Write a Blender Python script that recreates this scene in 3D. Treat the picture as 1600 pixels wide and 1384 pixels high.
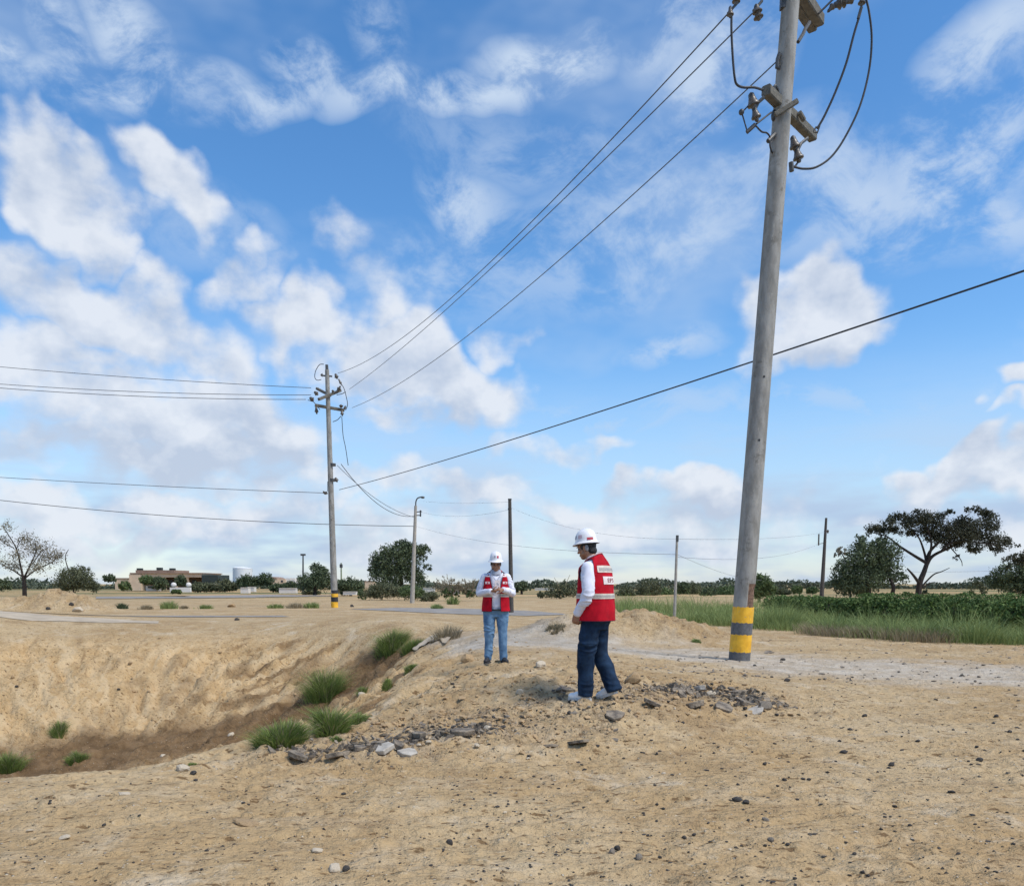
import bpy, bmesh, math, random
import numpy as np
from mathutils import Vector, Matrix, Euler

for _o in list(bpy.data.objects):
    bpy.data.objects.remove(_o, do_unlink=True)
scene = bpy.context.scene
COL = scene.collection
R = math.radians

# ------------------------------------------------------------------ camera
F, CX, HOR, PITCH, CAMZ = 1300.0, 800.0, 912.0, R(8.0), 1.5     # focal length / horizon measured on the 1600 px photograph
PPY = HOR + F * math.tan(PITCH)
cam_data = bpy.data.cameras.new('camera')
cam_data.sensor_width = 36.0
cam_data.lens = 36.0 * F / 1600.0
cam_data.shift_y = (PPY - 692.0) / 1600.0
cam_data.clip_start, cam_data.clip_end = 0.05, 20000.0
cam = bpy.data.objects.new('camera', cam_data)
cam.location = (0, 0, CAMZ)
cam.rotation_euler = (R(90) - PITCH, 0, 0)
COL.objects.link(cam)
scene.camera = cam


def ray(px, py):
    xc, yc = (px - CX) / F, -(py - PPY) / F
    return (xc, math.cos(PITCH) + yc * math.sin(PITCH), -math.sin(PITCH) + yc * math.cos(PITCH))


def atz(px, py, z=0.0):
    d = ray(px, py); t = (z - CAMZ) / d[2]
    return Vector((d[0] * t, d[1] * t, z))


def aty(px, py, Y):
    d = ray(px, py); t = Y / d[1]
    return Vector((d[0] * t, Y, CAMZ + d[2] * t))


# ------------------------------------------------------------------ exposure, sun, sky
EXPO = 0.6
scene.view_settings.view_transform = 'Standard'
scene.view_settings.look = 'None'
scene.view_settings.gamma = 1.0
scene.view_settings.exposure = EXPO
scene.view_settings.use_curve_mapping = False
scene.render.engine = 'CYCLES'
scene.cycles.use_denoising = True
scene.cycles.use_adaptive_sampling = True
scene.cycles.adaptive_threshold = 0.015
scene.cycles.adaptive_min_samples = 12
scene.cycles.max_bounces = 6
scene.cycles.sample_clamp_indirect = 6.0

SUN_EL, SUN_AZ = R(56), R(120)          # azimuth measured from the view direction (+Y) towards the right (+X)
sun_data = bpy.data.lights.new('sun', 'SUN')
sun_data.energy = 2.35
sun_data.angle = R(22)
sun_data.color = (1.0, 0.95, 0.87)
sun = bpy.data.objects.new('sun', sun_data)
_sd = Vector((math.cos(SUN_EL) * math.sin(SUN_AZ), math.cos(SUN_EL) * math.cos(SUN_AZ), math.sin(SUN_EL)))
sun.rotation_euler = (-_sd).to_track_quat('-Z', 'Y').to_euler()
sun.location = _sd * 50
COL.objects.link(sun)

world = bpy.data.worlds.new('World')
scene.world = world
world.use_nodes = True


class NT:
    """small helper for wiring nodes"""
    def __init__(self, tree):
        self.t = tree; self.n = tree.nodes; self.l = tree.links

    def new(self, kind, **kw):
        nd = self.n.new(kind)
        for k, v in kw.items():
            setattr(nd, k, v)
        return nd

    def put(self, sock, v):
        if hasattr(v, 'is_output') or isinstance(v, bpy.types.NodeSocket):
            self.l.new(v, sock)
        else:
            sock.default_value = v

    def math(self, op, a, b=0.0, c=None, clamp=False):
        nd = self.new('ShaderNodeMath', operation=op, use_clamp=clamp)
        self.put(nd.inputs[0], a); self.put(nd.inputs[1], b)
        if c is not None: self.put(nd.inputs[2], c)
        return nd.outputs[0]

    def vmath(self, op, a, b=(0, 0, 0)):
        nd = self.new('ShaderNodeVectorMath', operation=op)
        self.put(nd.inputs[0], a)
        if op == 'SCALE': self.put(nd.inputs['Scale'], b)
        elif op not in ('LENGTH', 'NORMALIZE'): self.put(nd.inputs[1], b)
        return nd.outputs['Value'] if op in ('LENGTH', 'DOT_PRODUCT') else nd.outputs[0]

    def maprange(self, v, a, b, c=0.0, d=1.0, smooth=True):
        nd = self.new('ShaderNodeMapRange', interpolation_type='SMOOTHSTEP' if smooth else 'LINEAR')
        self.put(nd.inputs[0], v)
        for i, x in enumerate((a, b, c, d)): self.put(nd.inputs[i + 1], x)
        return nd.outputs[0]

    def noise(self, vec, scale, detail=4.0, rough=0.5, dist=0.0, lac=2.0, color=False, flat=False):
        nd = self.new('ShaderNodeTexNoise')
        if flat: nd.noise_dimensions = '2D'
        if vec is not None: self.put(nd.inputs['Vector'], vec)
        nd.inputs['Scale'].default_value = scale; nd.inputs['Detail'].default_value = detail
        nd.inputs['Roughness'].default_value = rough; nd.inputs['Distortion'].default_value = dist
        nd.inputs['Lacunarity'].default_value = lac
        return nd.outputs['Color' if color else 'Fac']

    def mix(self, f, a, b, blend='MIX'):
        nd = self.new('ShaderNodeMix', data_type='RGBA', blend_type=blend)
        self.put(nd.inputs[0], f); self.put(nd.inputs[6], a); self.put(nd.inputs[7], b)
        return nd.outputs[2]

    def mapping(self, vec, loc=(0, 0, 0), rot=(0, 0, 0), scale=(1, 1, 1), kind='POINT'):
        nd = self.new('ShaderNodeMapping', vector_type=kind)
        self.put(nd.inputs[0], vec)
        nd.inputs[1].default_value = loc; nd.inputs[2].default_value = rot; nd.inputs[3].default_value = scale
        return nd.outputs[0]

    def ramp(self, f, stops):
        nd = self.new('ShaderNodeValToRGB')
        self.put(nd.inputs[0], f)
        e = nd.color_ramp.elements
        while len(e) < len(stops): e.new(0.5)
        for k, (p, c) in zip(e, stops):
            k.position = p; k.color = (*c, 1.0) if len(c) == 3 else c
        return nd.outputs[0]


def angs(px, py):
    d = Vector(ray(px, py)).normalized()
    return Vector((math.atan2(d.x, d.y), math.asin(d.z)))


# clouds: (centre, half axis along, half axis across, tilt down to the right in degrees, weight), measured on the photograph
CUMULUS = [
    (85, 285, 125, 58, 32, 1.0), (150, 350, 55, 62, 60, .8), (262, 280, 105, 48, 42, 1.0), (215, 330, 40, 40, 0, .55),
    (170, 385, 30, 40, 0, .7),
    (130, 470, 190, 62, 14, .95), (230, 520, 170, 60, 20, .95), (30, 560, 130, 60, 0, .9), (330, 570, 60, 40, 20, .8),
    (150, 585, 190, 40, 5, .75),
    (230, 650, 220, 55, 8, .95), (395, 680, 125, 68, 22, 1.0), (300, 715, 220, 50, 8, .95), (60, 690, 120, 45, 0, .8),
    (400, 445, 65, 48, -30, .72), (540, 395, 50, 55, 0, .55), (580, 470, 60, 46, 15, .7), (470, 515, 75, 48, 20, .9),
    (600, 560, 130, 68, 12, 1.0), (700, 590, 105, 62, 25, 1.05), (610, 630, 130, 40, 10, .8), (785, 525, 46, 36, 30, .68),
    (430, 375, 30, 30, 0, .55),
    (1270, 492, 108, 58, -6, 1.05), (1350, 500, 62, 26, -20, .75), (1210, 530, 46, 38, 0, .7),
    (1612, 612, 44, 28, 0, .95), (1604, 662, 40, 12, 0, .6), (1550, 738, 150, 34, -8, 1.05), (1440, 735, 60, 26, 0, .85),
    (845, 706, 66, 24, 4, .78), (935, 700, 46, 20, 8, .66), (650, 668, 60, 20, 0, .5),
    (720, 770, 110, 30, 4, .8), (880, 785, 150, 30, 5, .85), (1090, 785, 78, 26, 2, .95), (1040, 775, 36, 16, 0, .7),
    (560, 765, 130, 24, 0, .65), (100, 790, 220, 40, 0, .8), (350, 800, 240, 36, 2, .78), (1000, 830, 320, 40, 3, .72),
    (1400, 830, 300, 36, 0, .6), (600, 840, 400, 40, 0, .66), (150, 850, 250, 30, 0, .7),
]
CLOUD_BASE = [      # the grey undersides of the bigger clouds
    (300, 720, 240, 30, 6, .9), (90, 650, 120, 22, 4, .5), (190, 545, 170, 24, 16, .55), (610, 655, 150, 24, 6, .8), (1545, 772, 170, 14, -4, .8), (1280, 540, 90, 18, -8, .5),
    (880, 806, 200, 14, 3, .6), (1110, 808, 90, 10, 0, .6), (130, 345, 90, 20, 40, .4), (480, 830, 420, 16, 0, .5),
]
CIRRUS = [
    (120, 60, 120, 34, 60, .7), (215, 70, 125, 36, 62, .9), (210, 140, 160, 32, 8, .9), (60, 120, 110, 26, 20, .55), (10, 80, 40, 34, 0, .7),
    (400, 175, 90, 22, -14, .9), (480, 130, 60, 36, 10, .95), (450, 70, 70, 18, 70, .6), (590, 155, 110, 24, -4, .95),
    (740, 140, 120, 26, -12, .95), (850, 88, 85, 46, -10, 1.0), (600, 60, 40, 80, 0, .55),
    (735, 310, 70, 46, 20, .9), (1130, 110, 150, 70, -55, .75), (1060, 40, 90, 50, -30, .6), (1330, 300, 220, 95, 8, .72), (1480, 260, 140, 90, -32, .95),
    (1540, 80, 110, 48, -32, .95), (1590, 170, 60, 40, 0, .8), (1560, 330, 90, 50, 20, .8), (1050, 545, 80, 26, -10, .7),
    (950, 380, 330, 80, -14, .55), (700, 420, 180, 60, 0, .5), (1000, 650, 260, 26, -4, .55), (1330, 640, 200, 26, 4, .55), (1400, 690, 160, 20, 0, .5),
    (850, 240, 200, 60, 10, .42), (330, 360, 120, 50, 10, .4), (1150, 710, 150, 20, 0, .5),
]


def far_blobs(n, seed, lo, hi):
    """the same kind of clouds going on round the rest of the sky, out of the picture"""
    rnd = random.Random(seed); out = []
    for _ in range(n):
        az = rnd.uniform(R(44), R(316)); az = az if az < math.pi else az - 2 * math.pi
        el = R(rnd.uniform(lo, hi)); s = rnd.uniform(.08, .2) * (0.6 + el)
        out.append(((az, el), s * rnd.uniform(1.0, 2.0) / max(math.cos(el), .3), s * .6, rnd.uniform(-.4, .4), rnd.uniform(.7, 1.0)))
    return out


def blob_group(name, blobs, more):
    g = bpy.data.node_groups.new(name, 'ShaderNodeTree')
    g.interface.new_socket('Vector', in_out='INPUT', socket_type='NodeSocketVector')
    g.interface.new_socket('Mask', in_out='OUTPUT', socket_type='NodeSocketFloat')
    t = NT(g)
    gi, go = t.new('NodeGroupInput'), t.new('NodeGroupOutput')
    acc = None
    items = []
    for (x, y, a, b, tilt, w) in blobs:
        c = angs(x, y); ct, st = math.cos(R(tilt)), math.sin(R(tilt))
        u = (angs(x + a * ct, y + a * st) - angs(x - a * ct, y - a * st)) / 2
        v = (angs(x - b * st, y + b * ct) - angs(x + b * st, y - b * ct)) / 2
        items.append(((c.x, c.y), u.length, v.length, math.atan2(u.y, u.x), w))
    spx = t.new('ShaderNodeSeparateXYZ'); t.put(spx.inputs[0], gi.outputs[0])
    X, Y = spx.outputs[0], spx.outputs[1]
    qc = t.new('ShaderNodeCombineXYZ'); t.put(qc.inputs[0], t.math('MULTIPLY', X, X)); t.put(qc.inputs[1], t.math('MULTIPLY', X, Y)); t.put(qc.inputs[2], t.math('MULTIPLY', Y, Y))
    lc = t.new('ShaderNodeCombineXYZ'); t.put(lc.inputs[0], X); t.put(lc.inputs[1], Y); lc.inputs[2].default_value = 1.0
    for (c, a, b, rot, w) in items + more:
        # w * 1.15 * (1 - d^2 / 2.1) with d the elliptic distance, written out as one quadratic form
        k = -w * 1.15 / 2.1; cr, sr = math.cos(rot), math.sin(rot)
        A = cr * cr / a ** 2 + sr * sr / b ** 2; B = 2 * cr * sr * (1 / a ** 2 - 1 / b ** 2); C = sr * sr / a ** 2 + cr * cr / b ** 2
        x, y = c
        lin = (k * (-2 * A * x - B * y), k * (-2 * C * y - B * x), w * 1.15 + k * (A * x * x + B * x * y + C * y * y))
        v = t.math('ADD', t.vmath('DOT_PRODUCT', qc.outputs[0], (k * A, k * B, k * C)), t.vmath('DOT_PRODUCT', lc.outputs[0], lin))
        acc = t.math('MAXIMUM', 0.0 if acc is None else acc, v)
    t.put(go.inputs[0], acc)
    return g


w = NT(world.node_tree)
w.n.clear()


def wn(*a, **k):
    return w.noise(*a, flat=True, **k)


w_out = w.new('ShaderNodeOutputWorld')
tc = w.new('ShaderNodeTexCoord')
sep = w.new('ShaderNodeSeparateXYZ'); w.put(sep.inputs[0], tc.outputs['Generated'])
el = w.math('ARCSINE', sep.outputs[2]); az = w.math('ARCTAN2', sep.outputs[0], sep.outputs[1])
cmb = w.new('ShaderNodeCombineXYZ'); w.put(cmb.inputs[0], az); w.put(cmb.inputs[1], el)
ang = cmb.outputs[0]
sky = w.new('ShaderNodeTexSky', sky_type='NISHITA', sun_disc=False)
sky.sun_elevation, sky.sun_rotation = SUN_EL, SUN_AZ
sky.air_density, sky.dust_density, sky.ozone_density = 1.0, 0.2, 3.0
hs = w.new('ShaderNodeHueSaturation'); w.put(hs.inputs['Color'], sky.outputs[0])
hs.inputs['Saturation'].default_value = 1.24
SKY_STRENGTH = 0.122
cu = blob_group('cumulus_mask', CUMULUS, far_blobs(14, 5, 4, 45))
ci = blob_group('cirrus_mask', CIRRUS, far_blobs(8, 8, 30, 80))
cb = blob_group('cloud_base_mask', CLOUD_BASE, [])
# edges of the cumulus: the position is warped and the mask is eaten by fractal noise
wob = w.vmath('SCALE', w.vmath('SUBTRACT', wn(ang, 9.0, 3.0, .55, color=True), (.5, .5, .5)), 0.13)
angw = w.vmath('ADD', ang, wob)


gcu = w.new('ShaderNodeGroup'); gcu.node_tree = cu; w.put(gcu.inputs[0], angw)
gcb = w.new('ShaderNodeGroup'); gcb.node_tree = cb; w.put(gcb.inputs[0], angw)
angs_ = w.vmath('MULTIPLY', ang, (1, 1.35, 1))
N0 = wn(angs_, 9.5, 7.0, .58)
N1 = wn(w.vmath('ADD', angs_, (.012, .032, 0)), 9.5, 4.0, .58)
D0 = w.math('ADD', gcu.outputs[0], w.math('MULTIPLY', w.math('SUBTRACT', N0, .5), 1.45))
cov = w.maprange(D0, 0.22, .98, 0, 1)
# a soft bank of thin cloud low down towards the horizon, all the way round
low = w.math('MULTIPLY', w.maprange(el, 0.27, 0.06, 0, 1), w.maprange(wn(w.vmath('MULTIPLY', ang, (1, 4.0, 1)), 5.0, 4.0, .55), .36, .72, .55, .97))
gc = w.new('ShaderNodeGroup'); gc.node_tree = ci
angw2 = w.vmath('ADD', ang, w.vmath('SCALE', w.vmath('SUBTRACT', wn(ang, 6.0, 2.0, .6, color=True), (.5, .5, .5)), 0.065))
w.put(gc.inputs[0], angw2)
st1 = wn(w.mapping(angw2, rot=(0, 0, R(-35)), scale=(1.0, 1.7, 1)), 11.0, 8.0, .63, .0)
cirr = w.math('MULTIPLY', gc.outputs[0], w.maprange(st1, .36, .66, 0.02, 1.0))
veil = w.maprange(wn(w.mapping(ang, rot=(0, 0, R(20)), scale=(1, 2.2, 1)), 3.2, 4.0, .6, .0), .42, .80, 0, .34)
thin = w.math('ADD', w.math('MULTIPLY', cirr, .78), veil, clamp=True)
thin = w.math('MAXIMUM', thin, low)
E = 2.0 ** -EXPO
shade = w.math('ADD', .62, w.math('MULTIPLY', w.math('SUBTRACT', N0, N1), 2.6))
shade = w.math('SUBTRACT', shade, w.math('MULTIPLY', gcb.outputs[0], .5), clamp=True)
c_low = tuple(E * k for k in (.53, .61, .75)) + (1,)
c_hi = tuple(E * k for k in (.80, .845, .92)) + (1,)
cumcol = w.mix(w.maprange(shade, 0.05, .95, 0, 1, False), c_low, c_hi)
thincol = w.mix(w.maprange(el, .02, .26), tuple(E * k for k in (.43, .56, .77)) + (1,), tuple(E * k for k in (.60, .72, .89)) + (1,))
bg_sky = w.new('ShaderNodeBackground'); w.put(bg_sky.inputs[0], hs.outputs[0]); bg_sky.inputs[1].default_value = SKY_STRENGTH
bg_thin = w.new('ShaderNodeBackground'); w.put(bg_thin.inputs[0], thincol)
bg_cum = w.new('ShaderNodeBackground'); w.put(bg_cum.inputs[0], cumcol)
m1 = w.new('ShaderNodeMixShader'); w.put(m1.inputs[0], thin); w.l.new(bg_sky.outputs[0], m1.inputs[1]); w.l.new(bg_thin.outputs[0], m1.inputs[2])
m2 = w.new('ShaderNodeMixShader'); w.put(m2.inputs[0], w.math('MULTIPLY', cov, .93)); w.l.new(m1.outputs[0], m2.inputs[1]); w.l.new(bg_cum.outputs[0], m2.inputs[2])
w.l.new(m2.outputs[0], w_out.inputs[0])
try:
    world.cycles.sampling_method = 'MANUAL'; world.cycles.sample_map_resolution = 512
except Exception:
    pass

# ================================================================== helpers
_ga = np.arange(65536) * (2 * math.pi / 65536.0)
_GC, _GS = np.cos(_ga), np.sin(_ga)


def rnd_noise(x, y, seed=0):
    """gradient noise on a lattice, vectorised (about -0.7 .. 0.7)"""
    xi = np.floor(x).astype(np.int64); yi = np.floor(y).astype(np.int64)
    xf = x - xi; yf = y - yi
    u = xf * xf * xf * (xf * (xf * 6 - 15) + 10); v = yf * yf * yf * (yf * (yf * 6 - 15) + 10)

    def grad(ix, iy, dx, dy):
        h = (ix * 374761393 + iy * 668265263 + seed * 1442695041) & 0xFFFFFFFF
        h = ((h ^ (h >> 13)) * 1274126177) & 0xFFFFFFFF
        h = (h ^ (h >> 16)) & 0xFFFF
        return _GC[h] * dx + _GS[h] * dy
    n00 = grad(xi, yi, xf, yf); n10 = grad(xi + 1, yi, xf - 1, yf)
    n01 = grad(xi, yi + 1, xf, yf - 1); n11 = grad(xi + 1, yi + 1, xf - 1, yf - 1)
    return (n00 * (1 - u) + n10 * u) * (1 - v) + (n01 * (1 - u) + n11 * u) * v


def fbm(x, y, octaves=4, seed=0, gain=.5):
    s = np.zeros_like(x); a = 1.0; f = 1.0
    for o in range(octaves):
        s += a * rnd_noise(x * f + 17.3 * o, y * f - 9.1 * o, seed + o); a *= gain; f *= 2.0
    return s


def sstep(a, b, x):
    t = np.clip((x - a) / (b - a), 0, 1)
    return t * t * (3 - 2 * t)


def seg_dist(x, y, pts):
    """distance to a polyline"""
    d = np.full_like(x, 1e9)
    for (ax, ay), (bx, by) in zip(pts[:-1], pts[1:]):
        ex, ey = bx - ax, by - ay
        t = np.clip(((x - ax) * ex + (y - ay) * ey) / (ex * ex + ey * ey), 0, 1)
        d = np.minimum(d, np.hypot(x - ax - t * ex, y - ay - t * ey))
    return d


def link(name, mesh, mat=None, parent=None, label=None, cat=None, group=None, kind=None):
    o = bpy.data.objects.new(name, mesh)
    COL.objects.link(o)
    if mat is not None and mesh is not None and not mesh.materials:
        for m in (mat if isinstance(mat, (list, tuple)) else [mat]):
            mesh.materials.append(m)
    if parent is not None: o.parent = parent
    tag(o, label, cat, group, kind)
    return o


def tag(o, label=None, cat=None, group=None, kind=None):
    if label: o['label'] = label
    if cat: o['category'] = cat
    if group: o['group'] = group
    if kind: o['kind'] = kind
    return o


def empty(name, loc=(0, 0, 0), label=None, cat=None, group=None, rz=0.0):
    o = bpy.data.objects.new(name, None)
    o.location = loc; o.rotation_euler = (0, 0, rz); o.empty_display_size = .2
    COL.objects.link(o)
    return tag(o, label, cat, group)


def np_mesh(name, co, quads=None, tris=None, smooth=True):
    me = bpy.data.meshes.new(name)
    co = np.asarray(co, dtype=np.float32).reshape(-1, 3)
    me.vertices.add(len(co)); me.vertices.foreach_set('co', co.ravel())
    parts, starts, tot = [], [], 0
    for arr, k in ((quads, 4), (tris, 3)):
        if arr is not None and len(arr):
            arr = np.asarray(arr, dtype=np.int32).reshape(-1, k)
            parts.append(arr.ravel()); starts.append(tot + np.arange(len(arr), dtype=np.int32) * k); tot += arr.size
    li = np.concatenate(parts); ls = np.concatenate(starts)
    me.loops.add(len(li)); me.loops.foreach_set('vertex_index', li)
    me.polygons.add(len(ls)); me.polygons.foreach_set('loop_start', ls)
    me.polygons.foreach_set('use_smooth', np.full(len(ls), smooth))
    me.update(calc_edges=True)
    return me


def fattr(me, name, vals):
    a = me.attributes.new(name, 'FLOAT', 'POINT')
    a.data.foreach_set('value', np.asarray(vals, dtype=np.float32))


class MB:
    """collects shapes; build() links them as one mesh object"""
    def __init__(self):
        self.v = []; self.f = []

    def add(self, vs, fs):
        o = len(self.v); self.v += [tuple(p) for p in vs]; self.f += [tuple(i + o for i in q) for q in fs]

    def box(self, c, s, rot=None):
        rot = rot or Matrix.Identity(3)
        h = [Vector((sx * s[0] / 2, sy * s[1] / 2, sz * s[2] / 2)) for sx in (-1, 1) for sy in (-1, 1) for sz in (-1, 1)]
        self.add([Vector(c) + rot @ p for p in h], [(0, 1, 3, 2), (4, 6, 7, 5), (0, 4, 5, 1), (2, 3, 7, 6), (0, 2, 6, 4), (1, 5, 7, 3)])

    def beam(self, a, b, w, h, up=(0, 0, 1), taper=1.0, bevel=0.0):
        """bar from a to b, w across and h high, with optional cut edges and a taper towards b"""
        a, b = Vector(a), Vector(b); d = (b - a).normalized(); s = d.cross(Vector(up)).normalized(); u = s.cross(d)
        k = bevel
        prof = [(-w / 2, -h / 2 + k), (-w / 2, h / 2 - k), (-w / 2 + k, h / 2), (w / 2 - k, h / 2), (w / 2, h / 2 - k), (w / 2, -h / 2 + k), (w / 2 - k, -h / 2), (-w / 2 + k, -h / 2)] if k else \
               [(-w / 2, -h / 2), (-w / 2, h / 2), (w / 2, h / 2), (w / 2, -h / 2)]
        n = len(prof)
        vs = [a + s * x + u * y for x, y in prof] + [b + (s * x + u * y) * taper for x, y in prof]
        self.add(vs, [(i, (i + 1) % n, n + (i + 1) % n, n + i) for i in range(n)] + [tuple(range(n))[::-1], tuple(range(n, 2 * n))])

    def tube(self, pts, rad, n=8, caps=True):
        pts = [Vector(p) for p in pts]; m = len(pts)
        rads = rad if isinstance(rad, (list, tuple)) else [rad] * m
        vs = []; prev = None
        for i, p in enumerate(pts):
            d = (pts[min(i + 1, m - 1)] - pts[max(i - 1, 0)])
            d = d.normalized() if d.length > 1e-9 else Vector((0, 0, 1))
            if prev is None:
                prev = d.orthogonal().normalized()
            prev = (prev - d * prev.dot(d))
            prev = prev.normalized() if prev.length > 1e-6 else d.orthogonal().normalized()
            q = d.cross(prev)
            vs += [p + (prev * math.cos(2 * math.pi * k / n) + q * math.sin(2 * math.pi * k / n)) * rads[i] for k in range(n)]
        fs = [(i * n + k, i * n + (k + 1) % n, (i + 1) * n + (k + 1) % n, (i + 1) * n + k) for i in range(m - 1) for k in range(n)]
        if caps: fs += [tuple(range(n))[::-1], tuple(range((m - 1) * n, m * n))]
        self.add(vs, fs)

    def lathe(self, a, b, prof, n=14):
        """profile [(t 0..1 along a-b, radius)] turned about the line a-b"""
        a, b = Vector(a), Vector(b); d = (b - a); dn = d.normalized(); s = dn.orthogonal().normalized(); u = dn.cross(s)
        vs = []
        for t, r in prof:
            vs += [a + d * t + (s * math.cos(2 * math.pi * k / n) + u * math.sin(2 * math.pi * k / n)) * r for k in range(n)]
        m = len(prof)
        fs = [(i * n + k, i * n + (k + 1) % n, (i + 1) * n + (k + 1) % n, (i + 1) * n + k) for i in range(m - 1) for k in range(n)]
        fs += [tuple(range(n))[::-1], tuple(range((m - 1) * n, m * n))]
        self.add(vs, fs)

    def ball(self, c, r, n=10, m=6, jit=0.0, rnd=None):
        c = Vector(c); r = Vector(r) if hasattr(r, '__len__') else Vector((r, r, r))
        vs = [c + Vector((0, 0, -r.z))]
        for i in range(1, m):
            ph = -math.pi / 2 + math.pi * i / m
            for k in range(n):
                th = 2 * math.pi * k / n; j = 1 + (rnd.uniform(-jit, jit) if rnd else 0)
                vs.append(c + Vector((r.x * math.cos(ph) * math.cos(th), r.y * math.cos(ph) * math.sin(th), r.z * math.sin(ph))) * j)
        vs.append(c + Vector((0, 0, r.z)))
        fs = [(0, 1 + (k + 1) % n, 1 + k) for k in range(n)]
        for i in range(m - 2):
            fs += [(1 + i * n + k, 1 + i * n + (k + 1) % n, 1 + (i + 1) * n + (k + 1) % n, 1 + (i + 1) * n + k) for k in range(n)]
        e = len(vs) - 1; o = 1 + (m - 2) * n
        fs += [(e, o + k, o + (k + 1) % n) for k in range(n)]
        self.add(vs, fs)

    def mesh(self, name, smooth=False, angle=None):
        me = bpy.data.meshes.new(name)
        me.from_pydata(self.v, [], self.f); me.update()
        bm = bmesh.new(); bm.from_mesh(me); bmesh.ops.recalc_face_normals(bm, faces=bm.faces); bm.to_mesh(me); bm.free()
        if smooth:
            me.polygons.foreach_set('use_smooth', [True] * len(me.polygons))
            if angle: me.set_sharp_from_angle(angle=R(angle))
        return me

    def build(self, name, mat, parent=None, smooth=False, angle=40, origin=None, **kw):
        if origin is not None:
            self.v = [tuple(Vector(p) - Vector(origin)) for p in self.v]
        o = link(name, self.mesh(name, smooth, angle), mat, parent, **kw)
        if origin is not None: o.location = origin
        return o


def new_mat(name):
    m = bpy.data.materials.new(name); m.use_nodes = True
    t = NT(m.node_tree); b = m.node_tree.nodes['Principled BSDF']
    return m, t, b


def mat(name, col, rough=.7, var=.15, scale=8.0, bump=.0, bscale=40.0, metal=0.0, spec=.5, col2=None, detail=5.0, bdist=.02):
    """plain procedural material: a colour broken by object-space noise, with optional fine relief"""
    m, t, b = new_mat(name)
    tcn = t.new('ShaderNodeTexCoord'); v = tcn.outputs['Object']
    nz = t.noise(v, scale, detail, .6)
    c1 = tuple(k * (1 - var) for k in col) + (1,)
    c2 = (tuple(col2) if col2 else tuple(min(1, k * (1 + var)) for k in col)) + (1,)
    t.put(b.inputs['Base Color'], t.mix(t.maprange(nz, .3, .7), c1, c2))
    b.inputs['Roughness'].default_value = rough; b.inputs['Metallic'].default_value = metal
    b.inputs['Specular IOR Level'].default_value = spec
    if bump:
        bp = t.new('ShaderNodeBump'); bp.inputs['Strength'].default_value = bump; bp.inputs['Distance'].default_value = bdist
        t.put(bp.inputs['Height'], t.noise(v, bscale, 5.0, .6)); t.l.new(bp.outputs[0], b.inputs['Normal'])
    return m


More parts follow.
